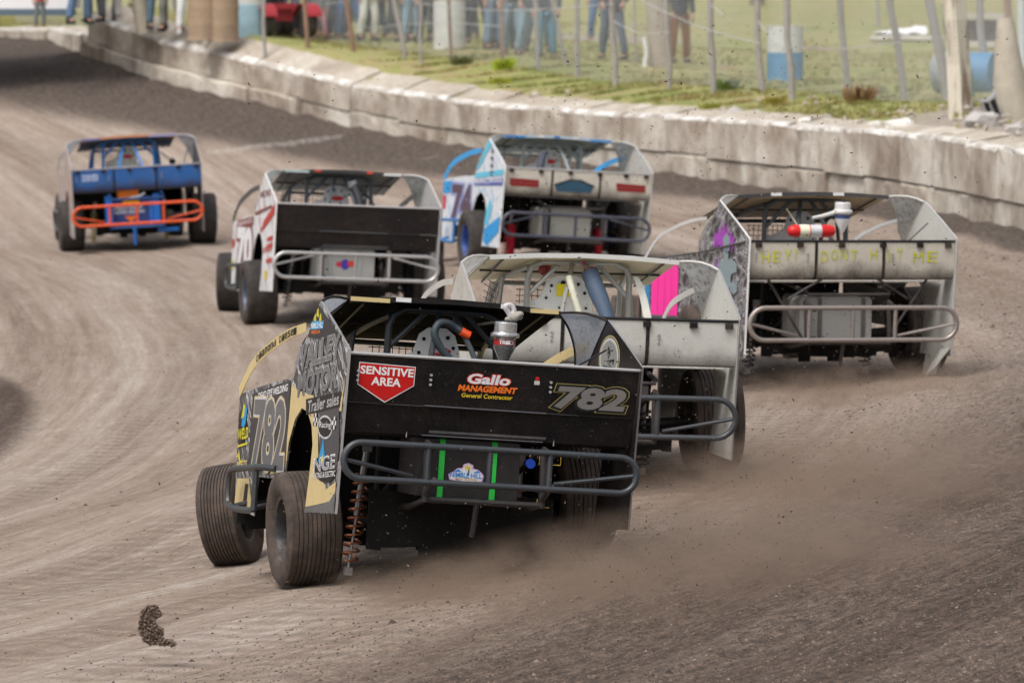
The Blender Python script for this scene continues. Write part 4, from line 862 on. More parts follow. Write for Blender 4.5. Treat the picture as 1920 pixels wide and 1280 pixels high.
def extraA(part, E_, BL):
    q = [o for o in E_.children if o.name.split('.')[0] == 'quarter_panel'][0]; d_ = [o for o in E_.children if o.name.split('.')[0] == 'door_panel'][0]; sp_ = [o for o in E_.children if o.name.split('.')[0] == 'rear_spoiler'][0]
    YV = plain((.62, .56, .03), .4); BV = plain((.02, .30, .62), .4)
    # cream edge of the wheel arch and lower quarter
    decal([(-.31, .62), (-.25, .74), (-.12, .82), (.05, .84), (.22, .76), (.36, .6), (.40, .42), (.41, .62), (.38, .98), (.20, .95), (-.25, .93), (-.42, .76), (-.50, .5), (-.75, .36), (-1.0, .42), (-1.0, .30), (-.22, .22), (-.28, .45)], lambda a, b_: leftside(a, b_, .0006), CRM, q, name='graphic')
    decal([(-.42, .88), (-.95, .93), (-1.03, .62), (-.98, .48), (-.70, .42), (-.52, .60)], lambda a, b_: leftside(a, b_, .0012), plain((.07, .07, .075), .35, name='charcoal'), q, name='graphic')
    decal([(-1.0, .225), (-1.01, .36), (-.86, .29), (-.22, .215), (-.2, .185)], lambda a, b_: leftside(a, b_, .0018), plain((.16, .165, .17), .25, .2, name='grey_flap', var=.5), q, name='graphic')
    decal([(-1.02, .86), (-1.06, 1.08), (-1.0, .95), (-.9, .86)], lambda a, b_: leftside(a, b_, .0008), CRM, q, name='graphic')
    # top triangle
    decal([(-.24, 1.505), (-.88, 1.315), (-.60, 1.29), (.03, 1.30)], lambda a, b_: leftside(a, b_, .0008), plain((.03, .03, .033), .35), q, name='graphic')
    for k, (a, b_, m_) in enumerate(((-.22, 1.46, YV), (-.16, 1.425, YV), (-.30, 1.43, YV))): decal([(a - .035, b_ - .03), (a - .01, b_ + .03), (a + .02, b_ + .015), (a + .035, b_ - .025)], lambda p_, q_: leftside(p_, q_, .0016), m_, q, name='palm_logo')
    decal([(-.38, 1.36), (-.40, 1.41), (-.08, 1.40), (-.04, 1.345)], lambda p_, q_: leftside(p_, q_, .0016), BV, q, name='palm_logo')
    txtL('NIMBLE HILL', -.06, 1.352, -.38, 1.368, .035, plain((.75, .8, .85), .4), q, .0022, .02); txtL('MEDIA', -.08, 1.318, -.32, 1.33, .022, ORG, q, .0018, .02)
    txtL('VALLEY', .20, 1.085, -.86, 1.20, .145, plain((.48, .48, .49), .4), q, .0014, .045); txtL('VALLEY', .20, 1.085, -.86, 1.20, .145, plain((.15, .155, .16), .35), q, .0022, .025)
    txtL('MOTOR', .19, .905, -.84, 1.01, .145, plain((.48, .48, .49), .4), q, .0014, .045); txtL('MOTOR', .19, .905, -.84, 1.01, .145, plain((.15, .155, .16), .35), q, .0022, .025)
    decal([(-.08, .80), (-.98, .885), (-1.0, .985), (-.05, .90)], lambda a, b_: leftside(a, b_, .002), BLK, q, name='graphic')
    txtL('Trailer sales', -.12, .815, -.94, .90, .075, plain((.42, .42, .43), .3), q, .0026, .014)
    ring = [(-.62 + .20 * math.cos(t * .314), .745 + .075 * math.sin(t * .314)) for t in range(20)]; decal(ring, lambda a, b_: leftside(a, b_, .002), plain((.55, .55, .55), .4), q, name='graphic')
    ring = [(-.62 + .18 * math.cos(t * .314), .745 + .062 * math.sin(t * .314)) for t in range(20)]; decal(ring, lambda a, b_: leftside(a, b_, .0026), BLK, q, name='graphic'); txtL('Racing', -.47, .725, -.78, .735, .05, plain((.7, .7, .7), .4), q, .0032, .005)
    for s in (-1, 1):
        for i in range(3):
            for j in range(3):
                a = -.62 + s * (.22 + .035 * i); b_ = .74 + .028 * j; decal([(a, b_), (a + .033, b_), (a + .033, b_ + .026), (a, b_ + .026)], lambda p_, q_: leftside(p_, q_, .0028), WHT if (i + j) % 2 else BLK, q, name='checker')
    decal([(-.55, .60), (-.50, .53), (-.56, .50), (-.66, .50), (-.68, .55), (-.62, .63), (-.60, .69), (-.58, .64)], lambda a, b_: leftside(a, b_, .003), BV, q, name='flame_logo'); decal([(-.58, .52), (-.61, .58), (-.64, .52)], lambda a, b_: leftside(a, b_, .0036), plain((.7, .6, .1), .4), q, name='flame_logo')
    ring = [(-.68 + .30 * math.cos(t * .314), .485 + .085 * math.sin(t * .314)) for t in range(20)]; decal(ring, lambda a, b_: leftside(a, b_, .0024), BLK, q, name='graphic')
    txtL('NGE', -.40, .45, -.94, .505, .085, WHT, q, .0034, .03); txtL('NGE', -.41, .452, -.93, .505, .08, plain((.24, .24, .25), .35), q, .004, .0)
    txtL('HEATING & ELECTRIC', -.36, .405, -.98, .455, .035, WHT, q, .0036, .012)
    # door
    decal([(1.50, .88), (.42, 1.01), (.42, .42), (1.52, .37)], lambda a, b_: leftside(a, b_, -.0018), plain((.045, .045, .05), .35, name='door_black', var=.4), d_, name='graphic')
    txtL('DEAD EYE WELDING', 1.34, .845, .50, .935, .045, WHT, d_, -.001, .025, .2)
    txtL('782', 1.40, .40, .50, .43, .43, CRM, d_, -.0014, .07); txtL('782', 1.40, .40, .50, .43, .43, plain((.55, .55, .56), .4), d_, -.0008, .052); txtL('782', 1.40, .40, .50, .43, .43, plain((.16, .163, .17), .3, .2), d_, 0, .035)
    decal([(1.88, .62), (1.87, .72), (1.78, .80), (1.68, .78), (1.63, .66), (1.68, .55), (1.8, .52)], lambda a, b_: leftside(a, b_, -.001), BLK, d_, name='graphic')
    decal([(1.78, .66), (1.74, .80), (1.64, .78), (1.66, .68), (1.72, .64)], lambda a, b_: leftside(a, b_, -.0006), BV, d_, name='graphic'); decal([(1.80, .70), (1.76, .80), (1.70, .80), (1.72, .72)], lambda a, b_: leftside(a, b_, -.0003), YV, d_, name='graphic')
    txtL('WELD', 1.86, .555, 1.56, .585, .07, YV, d_, .0002, .03); decal([(1.86, .52), (1.56, .555), (1.56, .54), (1.86, .505)], lambda a, b_: leftside(a, b_, -.0003), YV, d_, name='graphic')
    decal([(1.80, .49), (1.74, .42), (1.66, .44), (1.74, .40), (1.84, .45)], lambda a, b_: leftside(a, b_, -.0003), YV, d_, name='graphic')
    txtL('BEFTS', 1.84, .365, 1.54, .39, .045, CRM, d_, -.0006, .03)
    decal([(1.84, .12), (1.80, .30), (1.45, .32), (1.30, .13)], lambda a, b_: leftside(a, b_, -.001), CRM, d_, name='graphic'); decal([(1.6, .10), (1.55, .28), (1.45, .28), (1.48, .10)], lambda a, b_: leftside(a, b_, -.0005), BLK, d_, name='graphic')
    # rear face
    Y = -1.044; RD = plain((.50, .012, .012), .35, name='red_sign', var=.2)
    rr = lambda k: (lambda a, b_: (a, -1.0405 - (b_ - 1.225) * -.095 * 1.02 - .0035 - k * .0008 , b_))
    yo = lambda z: -1.035 + (1.225 - z) * .1
    rr = lambda k: (lambda a, b_: (a, yo(b_) - .004 - k * .0009, b_))
    decal([(-.875, 1.175), (-.51, 1.165), (-.51, 1.045), (-.69, .93), (-.875, 1.035)], rr(0), WHT, sp_, name='sign'); decal([(-.870, 1.170), (-.515, 1.160), (-.515, 1.048), (-.69, .937), (-.870, 1.038)], rr(1), RD, sp_, name='sign')
    T = lambda s, x, z, w_, h, m_, off=0, sh=0, k=2, sl=0: lettering(s, (x, yo(z) - .004 - k * .0009, z), (1, 0, sl), (0, -.1, 1), w_, h, m_, sp_, None, off, sh)
    T('SENSITIVE', -.862, 1.105, .34, .048, WHT, .03, 0, 2, -.015); T('AREA', -.785, 1.038, .185, .048, WHT, .03, 0, 2, -.015)
    T('Gallo', -.17, 1.085, .27, .058, plain((.6, .05, .02), .4), .085, .2); T('Gallo', -.17, 1.085, .27, .058, plain((.66, .66, .7), .35), .035, .2, 3)
    T('MANAGEMENT', -.225, 1.035, .375, .036, ORG, .045, .2); T('General Contractor', -.20, .995, .33, .026, plain((.75, .55, .03), .4), .012, .1)
    T('782', .40, .965, .45, .135, plain((.40, .32, .10), .4), .105, .28); T('782', .40, .965, .45, .135, BLK, .09, .28, 3); T('782', .41, .97, .44, .125, plain((.20, .19, .18), .4, .2), .045, .28, 4)
    decal([(.265, 1.10), (.30, 1.10), (.30, 1.125), (.265, 1.125)], rr(1), plain((.5, .5, .5), .5), sp_, name='sticker'); decal([(.27, 1.127), (.295, 1.127), (.295, 1.15), (.27, 1.15)], rr(1), plain((.45, .02, .02), .5), sp_, name='sticker')
    # rag on the tank
    bm = bmesh.new(); bmesh.ops.create_icosphere(bm, subdivisions=3, radius=1)
    for v_ in bm.verts:
        p = v_.co; k = 1 + .25 * math.sin(p.x * 5 + p.z * 3) * math.cos(p.y * 4); v_.co = Vector((.27 + p.x * .055 * k, -.45 + p.y * .04, 1.515 + p.z * .035 * k + .02 * p.x))
    me = bpy.data.meshes.new('rag'); bm.to_mesh(me); bm.free(); me.materials.append(paint((.35, .33, .30), .9, 0, .4)); link('rag', me, E_, BL)
    mb = MB(); mb.tube(bez([(.255, -.45, 1.50), (.225, -.45, 1.54), (.20, -.46, 1.575), (.235, -.45, 1.585), (.26, -.45, 1.55), (.235, -.45, 1.50), (.22, -.45, 1.47)], 5), .018, 8); link('rag', mb.mesh('rag', paint((.6, .58, .58), .9, 0, .3)), E_, BL)
    mb = MB(); mb.tube([(.46, -1.0, 1.18), (.84, -.62, 1.34)], .006, 6); link('sail_stay', mb.mesh('sail_stay', BLK), E_, BL)
    # fuel fittings
    mb = MB(); mb.lathe([(.03, 0), (.03, .03)], 14, Matrix.Translation((.30, -.92, .60)) @ Matrix.Rotation(math.pi / 2, 4, 'X')); part('hose_fitting', mb, plain((.03, .10, .6), .3, .5))
    for x0, z0 in ((.20, .55),):
        mb = MB(); mb.tube([(.36, -.93, .66), (.36, -.93, .60), (.50, -.93, .60), (.50, -.93, .66)], .003, 4); mb.tube([(.36, -.94, .38), (.36, -.94, .33), (.44, -.94, .33)], .003, 4); part('brass_line', mb, plain((.5, .36, .05), .4))
    for x_ in (.44, -.52): mb = MB(); mb.tube([(x_, -.95, .83), (x_, -.95, .72)], .004, 4); part('hanging_wire', mb, plain((.3, .3, .3), .4))
liveA = livery('livery_black', [(.05, .05, .055), (.22, .225, .23), (.62, .62, .62), (.06, .06, .065), (.16, .16, .17)], R(-38), 1.7, stops=(0, .40, .47, .50, .60), dirt=.12)
glassA, nt, b, o = newmat('smoked_window'); v = coord(nt)
cg = ramp(nt, noise(nt, v, 40, 4, .7), [(.4, (.46, .49, .55)), (.60, (.62, .64, .70)), (.70, (.20, .17, .15))]); nt.links.new(cg, b.inputs['Base Color']); b.inputs['Roughness'].default_value = .25
def translucent(nt, b, o, col, alpha):
    t = nt.nodes.new('ShaderNodeBsdfTranslucent'); nt.links.new(col, t.inputs[0]); m1 = nt.nodes.new('ShaderNodeMixShader'); m1.inputs[0].default_value = .6; nt.links.new(b.outputs[0], m1.inputs[1]); nt.links.new(t.outputs[0], m1.inputs[2])
    tr = nt.nodes.new('ShaderNodeBsdfTransparent'); m2 = nt.nodes.new('ShaderNodeMixShader'); m2.inputs[0].default_value = alpha; nt.links.new(tr.outputs[0], m2.inputs[1]); nt.links.new(m1.outputs[0], m2.inputs[2]); nt.links.new(m2.outputs[0], o.inputs[0])
translucent(nt, b, o, cg, .62)
def glass(col, a, rough=.35):
    m, nt, b, o = newmat('sail_window_sheet'); v = coord(nt); c_ = mix(nt, ramp(nt, noise(nt, v, 26, 4, .7), [(.5, 0), (.7, .8)]), col, DIRT); nt.links.new(c_, b.inputs['Base Color']); b.inputs['Roughness'].default_value = rough; translucent(nt, b, o, c_, min(1, a * .85)); return m
black_roof = paint((.007, .007, .008), .3, 0, .07, spec=.35, name='black_roof')
hose = plain((.045, .06, .07), .5, 0, 'hose_rubber', .2)
cars = {}
cars['A'] = build_car(dict(pos=(-0.46, 36.53, .35), rot=(15.3, -2.0, 4.5), label='black race car with red SENSITIVE AREA sign and number 782, nearest of the six', dirt=.16, cage=(.035, .045, .055), bumper=(.045, .055, .065), bz=0, bh=.225, wxr=.02, belly=-.05, edge=paint((.30, .30, .31), .3, .4, .2), wx=.04, wxf=.05,
    spoiler=(.006, .006, .007), spo_dirt=.06, spo_spec=.22, style='flat', side=liveA, side_r=black_roof, lining=black_roof, body=CRM, pillar=CRM, pillar_text='Diamond Diesel', sail_glass=glassA, sail_logo=True, roof=black_roof, roof_under=plain((.006, .006, .0065), .8, 0, 'black_lining', .2, 14, .03), lip=black_roof,
    lip_marks=[(-.70, -.44, CRM), (-.40, -.30, WHT), (.30, .36, WHT), (.50, .69, CRM)], badge='KIRKEY', fuel=(.009, .009, .010), strap=GRN, fuel_mark=fuelA, spring=plain((.38, .15, .08), .35, .7, 'copper_spring'), spring_z=-.18,
    canister=(.185, -.55, 1.205, .93, (.68, .68, .69)), canister_text='TRICK', steer=-29, camber=dict(fl=-9, fr=-4), rim=(.07, .072, .078), tyre=(mtread, 9), tk=1.0, seat_x=-.04, wz=dict(fl=-.02),
    hoses=[([(.06, .05, 1.16), (-.05, .05, 1.25), (-.12, .05, 1.36), (-.10, .06, 1.43), (-.04, .08, 1.445), (.03, .1, 1.415), (.07, .1, 1.395)], .024, hose, 'air_hose'), ([(.065, .1, 1.398), (.10, .1, 1.38), (.125, .1, 1.37)], .027, plain((.85, .10, .02), .5), 'hose_end')], extra=extraA))
# ---- B: white car half hidden behind A
white = (.56, .56, .525)

def extraB(part, E_, BL):
    mb = MB(); mb.tube(bez([(.20, -.15, 1.0), (.17, -.05, 1.15), (.10, .1, 1.35), (.06, .15, 1.46)], 6), [.03 + .035 * min(1, i / 10) for i in range(19)], 14, corr=.04); part('air_duct', mb, plain((.06, .09, .14), .6, 0, 'duct_fabric'))
    mb = MB(); mb.tube([(.02, .16, 1.50), (.02, .16, 1.53)], .01, 6); part('duct_cap', mb, plain((.5, .02, .05), .5))
    mb = MB(); mb.sheet([[(.40 + .10 * t, .2 - .1 * t, 1.42 - .42 * t + .05 * math.sin(t * 3.1)), (.44 + .12 * t, .2 - .1 * t, 1.42 - .42 * t + .07 * math.sin(t * 3.1))] for t in [i / 8 for i in range(9)]], (0, .004, 0)); part('mirror_strap', mb, plain((.7, .7, .64), .6))
    for x in (-.20, .14): mb = MB(); mb.lathe([(.03, 0), (.045, .02), (.045, .09), (.02, .12)], 12, Matrix.Translation((x, .6, 1.40)) @ Matrix.Rotation(R(50), 4, 'X')); part('fan_motor', mb, plain((.35, .03, .03), .4))
cars['B'] = build_car(dict(pos=(.47, 41.67, .40), rot=(9.3, 2.4, 2.1), mud_shade=.5, pillar_w=.028, label='white race car with cream roof lining, partly hidden behind the black car', dirt=.3, cage=(.40, .40, .38), cage_metal=.8, bumper=(.05, .06, .07), spoiler=white, spo_dirt=.18, style='curve',
    side=paint(white, .4, 0, .35), body=paint(white, .4, 0, .3), pillar=paint(white, .4, 0, .2), sail_glass=glass((.62, .62, .60), .72), roof=paint(white, .35, 0, .1), roof_under=paint((.66, .56, .38), .6, 0, .12, name='tan_lining'), trim=paint(white, .4, 0, .1),
    lip=paint((.62, .62, .60), .3, 0, .05), seat=(.7, .7, .68), seat_w=1.25, seat_x=-.08, seat_tag=True, top_edge=BLK, deck=paint(white, .5, 0, .5), lining=paint(white, .5, 0, .22), fuel=(.16, .16, .16), strap=BLK, spring=plain((.05, .05, .05), .5), steer=-20, rim=(.1, .1, .1), tyre=(mtread, 9),
    hoses=[([(.02, -.0, 1.02), (-.02, .02, 1.15), (-.07, .05, 1.3), (-.10, .1, 1.42)], .024, plain((.62, .60, .48), .6), 'air_hose')], extra=extraB))
# ---- C: right car, HEY! DONT HIT ME
def extraC(part, E_, BL):
    kids = list(E_.children); q = [o for o in kids if o.name.split('.')[0] == 'quarter_panel'][0]; d_ = [o for o in kids if o.name.split('.')[0] == 'door_panel'][0]; sp_ = [o for o in kids if o.name.split('.')[0] == 'rear_spoiler'][0]
    PUR = plain((.34, .06, .42), .5, 0, 'purple_flame', .3); GB = plain((.22, .28, .30), .5, 0, 'grey_skeleton', .5, 40); PNK = plain((.95, .03, .34), .5, 0, 'neon_pink', .1)
    for k in range(7):
        a = -.40 + .09 * (k - 3) * .9; top = 1.37 - abs(k - 3) * .035; decal([(a - .03, 1.15), (a - .055, 1.24), (a - .02, top - .03), (a, top), (a + .02, top - .06), (a + .05, 1.22), (a + .03, 1.10)], lambda p_, z_, k=k: leftside(p_, z_, .001 + k * .0002), PUR, q, name='flame_graphic')
    for (a, z_, ra, rz) in ((-.48, 1.17, .09, .08), (-.48, 1.04, .06, .07), (-.62, .98, .16, .06), (-.40, .93, .22, .07), (-.50, .86, .12, .09), (-.70, .80, .10, .05), (-.45, .76, .08, .05)): decal([(a + ra * math.cos(t * .523) * (1 + .2 * (t % 2)), z_ + rz * math.sin(t * .523) * (1 + .2 * (t % 2))) for t in range(12)], lambda p_, z2, a=a: leftside(p_, z2, .003 + .0006 * abs(a)), GB, q, name='skeleton_graphic')
    for a, z_ in ((-.62, .66), (-.72, .58), (-.2, .92)): decal([(a - .03, z_ - .12), (a - .05, z_), (a, z_ + .13), (a + .04, z_), (a + .01, z_ - .10)], lambda p_, z2: leftside(p_, z2, .0045), PUR, q, name='flame_graphic')
    for k in range(4):
        z0 = .30; a = 1.10 + k * .20; decal([(a, z0), (a - .19, z0 + .04), (a - .205, .84 - .03 * k), (a - .13, .90 - .03 * k), (a - .01, .86 - .04 * k)], lambda p_, z2: leftside(p_, z2, -.001), PNK, d_, name='number_stripe')
    decal([(.55, .36), (1.85, .32), (1.85, .40), (.55, .44)], lambda p_, z2: leftside(p_, z2, -.0004), PNK, d_, name='number_stripe')
    decal([(1.90, .45), (1.90, .70), (1.74, .72), (1.74, .42)], lambda p_, z2: leftside(p_, z2, -.001), plain((.03, .22, .45), .5), d_, name='graphic')
    YG = plain((.50, .50, .04), .7, 0, 'yellow_green_marker', .4)
    yo = yspoil
    for s, x, w_ in (('HEY!', -.83, .40), ('DONT', -.29, .36), ('H', .165, .09), ('IT', .33, .15), ('ME', .56, .26)):
        cw = w_ / len(s)
        for k, ch in enumerate(s): z = 1.055 + .012 * math.sin(k * 5 + x * 9); lettering(ch, (x + k * cw, yo(z) - .009, z), (1, 0, .02 * math.sin(k * 3)), (0, 0, 1), cw * (.16 if ch in 'I!' else .72), .095, YG, sp_, off=.0, shear=.06 * math.sin(k * 7), name='letter')
    # fire bottle
    mb = MB(); Mx = Matrix.Translation((-.43, -.55, 1.285)) @ Matrix.Rotation(math.pi / 2, 4, 'Y'); mb.lathe([(.004, -.004), (.022, .0), (.040, .012), (.052, .035), (.056, .07), (.056, .38), (.045, .42), (.01, .44)], 20, Mx); fb = part('fire_bottle', mb, plain((.62, .02, .02), .3, 0, 'bottle_red', .1))
    for a, b2, m_ in ((.10, .19, plain((.75, .72, .55), .4)), (.20, .30, plain((.7, .7, .72), .35, .3))): mb = MB(); mb.lathe([(.0572, a), (.0572, b2)], 20, Mx, caps=False); link('bottle_label', mb.mesh('bottle_label', m_), fb)
    mb = MB(); mb.tube([(.52, -1.0, 1.22), (.85, -.6, 1.36)], .006, 6); part('sail_stay', mb, chC)
    mb = MB(); mb.tube(bez([(-.36, -.3, 1.46), (-.30, -.3, 1.38), (-.26, -.4, 1.28)], 5), .006, 6); part('tank_hose', mb, plain((.4, .36, .28), .5))
    mb = MB(); mb.tube([(.12, -.3, 1.44), (-.03, -.3, 1.40), (-.12, -.3, 1.385)], [.02, .018, .014], 10); part('tank_hose', mb, plain((.6, .6, .58), .4))
    mb = MB(); mb.sheet([[(.955, -.75, .25), (.955, -.35, .22)], [(.93, -.72, -.03), (.93, -.30, -.08)]], (.004, 0, 0), False); mb.sheet([[(.955, -.98, .30), (.955, -.70, .26)], [(.80, -1.0, .12), (.80, -.75, .02)]], (.004, 0, 0), False); part('hanging_flap', mb, paint(white, .5, 0, .5))
    mb = MB(); mb.tube([(-.97, -1.0, .9), (-1.0, .4, 1.06), (-1.0, 1.9, 1.0)], .008, 6) if False else mb.tube([(-.97, -1.0, 1.22), (-.98, .2, 1.05), (-.98, 1.9, .86)], .008, 6); part('door_brace', mb, chC)
chC = paint((.04, .045, .05), .4, .2, .3)
liveC = livery('livery_grunge', [(.02, .02, .025), (.14, .145, .15), (.38, .38, .40), (.04, .04, .05), (.20, .20, .22)], R(20), 4.1, (1, 1.2, 2.0), stops=(0, .42, .50, .54, .60), dirt=.25)
cars['C'] = build_car(dict(pos=(2.65, 50.38, .52), rot=(15.9, 1.2, .8), label='dirty white race car at the right with HEY! DONT HIT ME scrawled across its spoiler', dirt=.4, cage=(.04, .05, .06), bumper=(.36, .32, .30), bump_metal=.7, bz=-.02, spoiler=(.52, .49, .42), spo_dirt=.4, style='curve', struts=True, mud_shade=.8, wxr=.15, pillar_w=.018,
    side=liveC, side_r=paint(white, .4, 0, .3), body=paint((.12, .12, .13), .4, 0, .3), pillar=paint((.6, .6, .6), .4, 0, .2), sail_glass=glass((.50, .50, .48), .7), roof=paint((.05, .05, .055), .4, 0, .2), roof_under=paint((.46, .34, .20), .6, 0, .15, name='tan_lining'), trim=paint(white, .4, 0, .1), edge=paint((.66, .66, .66), .35, 0, .1),
    lip_marks=[(-.40, -.30, WHT), (.18, .28, WHT)], lining=paint(white, .5, 0, .22), top_edge=BLK, deck=paint((.35, .33, .30), .5, 0, .7), seat=(.3, .3, .3), fuel=(.27, .27, .26), strap=paint((.05, .05, .05), .5, 0, .4), strap_x=(-.36 + .12, .16), spring=plain((.04, .04, .04), .5), steer=-18, rim=(.08, .08, .08), tyre=(mtread, 9),
    canister=(.16, -.3, 1.26, .9, (.75, .75, .74)), extra=extraC))
# ---- D: white and blue car
def extraD(part, E_, BL):
    kids = list(E_.children); q = [o for o in kids if o.name.split('.')[0] == 'quarter_panel'][0]; d_ = [o for o in kids if o.name.split('.')[0] == 'door_panel'][0]; sp_ = [o for o in kids if o.name.split('.')[0] == 'rear_spoiler'][0]
    yo = yspoil
    F = lambda k: (lambda a, b_: (a, yo(b_) - .006 - k * .001, b_)); RL_ = plain((.24, .02, .02), .5, 0, 'red_tail', .4, 60); BG = plain((.03, .09, .15), .4, 0, 'blue_grille', .4, 60)
    for x0 in (-.88, .50): 
        decal([(x0, 1.10), (x0 + .38, 1.09), (x0 + .38, 1.045), (x0, 1.05)], F(0), RL_, sp_, name='tail_light_sticker'); decal([(x0, 1.045), (x0 + .38, 1.042), (x0 + .38, 1.00), (x0 + .02, 1.0)], F(0), RL_, sp_, name='tail_light_sticker')
    decal([(-.30, 1.045), (-.13, 1.10), (.05, 1.10), (.22, 1.045), (.20, 1.02), (-.29, 1.02)], F(0), BG, sp_, name='grille_sticker'); decal([(-.29, 1.017), (.20, 1.017), (.18, .96), (-.26, .96)], F(0), BG, sp_, name='grille_sticker')
    mb = MB(); mb.tube([(-.30, yo(1.045) - .01, 1.045), (-.10, yo(1.11) - .01, 1.115), (.03, yo(1.11) - .01, 1.115), (.22, yo(1.045) - .01, 1.045)], .008, 6); part('spoiler_trim', mb, BLK)
    BLU = plain((.02, .30, .68), .4, 0, 'sky_blue', .15); DB = plain((.08, .12, .40), .4, 0, 'deep_blue', .4, 20); LB = plain((.12, .52, .72), .4, 0, 'light_blue', .15)
    L = lambda k: (lambda a, b_: leftside(a, b_, .0006 + .0006 * k))
    decal([(-1.02, .62), (-.30, .40), (-.28, .25), (-.45, .20), (-1.0, .42)], L(1), BLU, q, name='graphic'); decal([(.30, 1.06), (-1.04, 1.20), (-1.04, 1.13), (.33, .99)], L(1), LB, q, name='graphic'); decal([(.34, .96), (-1.04, 1.10), (-1.04, 1.00), (.34, .90)], L(1), DB, q, name='graphic')
    txtL('RACING', .30, .925, -1.0, 1.04, .05, WHT, q, .002, .02); decal([(-.24, 1.52), (-.40, 1.47), (.18, 1.12), (.30, 1.09)], L(1), LB, q, name='graphic')
    decal([(-.28, .46), (-.34, .64), (-.50, .80), (-.62, .70), (-.45, .45)], L(2), LB, q, name='graphic')
    for k in range(4): decal([(-.40 - .02 * k, 1.42 - k * .09), (-.52 - .02 * k, 1.40 - k * .09), (-.50, 1.35 - k * .09), (-.38, 1.37 - k * .09)], L(2), plain((.12, .12, .2), .4), q, name='graphic')
    Ld = lambda k: (lambda a, b_: leftside(a, b_, -.0016 + .0006 * k))
    decal([(1.90, .84), (1.50, .88), (1.50, .72), (1.90, .69)], Ld(1), BLU, d_, name='graphic'); decal([(1.88, .66), (1.74, .67), (1.74, .50), (1.87, .49)], Ld(1), plain((.6, .03, .08), .4), d_, name='graphic')
    txtL('74', 1.38, .40, .48, .44, .42, plain((.30, .34, .62), .4), d_, 0, .10); txtL('74', 1.38, .40, .48, .44, .42, plain((.10, .06, .08), .4, 0, 'number_dark', .7, 20), d_, .001, .05)
    for x in (-.62, .52): mb = MB(); mb.tube([(x, -.35, .48), (x, -.35, .10)], .05, 12); part('shock_cover', mb, plain((.45, .01, .03), .5, 0, 'red_cover', .3))
    mb = MB(); mb.tube([(-.20, -.1, 1.40), (-.28, -.15, 1.05)], .05, 10); part('air_duct', mb, plain((.08, .09, .12), .6))
liveD = livery('livery_blue', [(.60, .66, .72), (.70, .74, .78), (.10, .35, .68), (.66, .70, .76), (.30, .42, .62)], R(-45), 7.3, stops=(0, .40, .60, .63, .70), dirt=.12)
cars['D'] = build_car(dict(pos=(.48, 71.76, .42), rot=(14.8, 2.1, 3.4), mud_shade=.75, label='white and sky blue race car with red tail light stickers, closest to the concrete wall', dirt=.3, cage=(.36, .42, .42), cage_metal=.3, bumper=(.06, .07, .10), spoiler=(.55, .52, .45), spo_dirt=.25, style='curve',
    side=liveD, side_r=paint((.66, .68, .64), .4, 0, .15), body=paint((.5, .56, .6), .4, 0, .2), pillar=paint((.03, .34, .72), .4, 0, .05), sail_glass=glass((.50, .54, .54), .8), roof=paint((.20, .36, .6), .35, 0, .1), roof_under=paint((.44, .46, .36), .6, 0, .1, name='pale_lining'), trim=paint(white, .4, 0, .1), edge=paint((.7, .7, .72), .35, 0, .1),
    lip=paint((.45, .55, .66), .3, 0, .05), lip_marks=[(-.70, -.42, plain((.05, .25, .6), .4)), (-.26, -.18, WHT), (-.05, .02, plain((.05, .2, .55), .4)), (.2, .26, WHT), (.42, .70, plain((.08, .3, .65), .4))], lining=paint(white, .5, 0, .45), badge=True, seat=(.6, .6, .6), seat_metal=.2, diag=1, fuel=(.28, .29, .27), strap=BLK, strap_x=(-.30,), spring=plain((.4, .02, .03), .5), steer=-15, rim=(.05, .12, .4), nerf=(.04, .2, .5), tyre=(mtread_d, 0), extra=extraD))
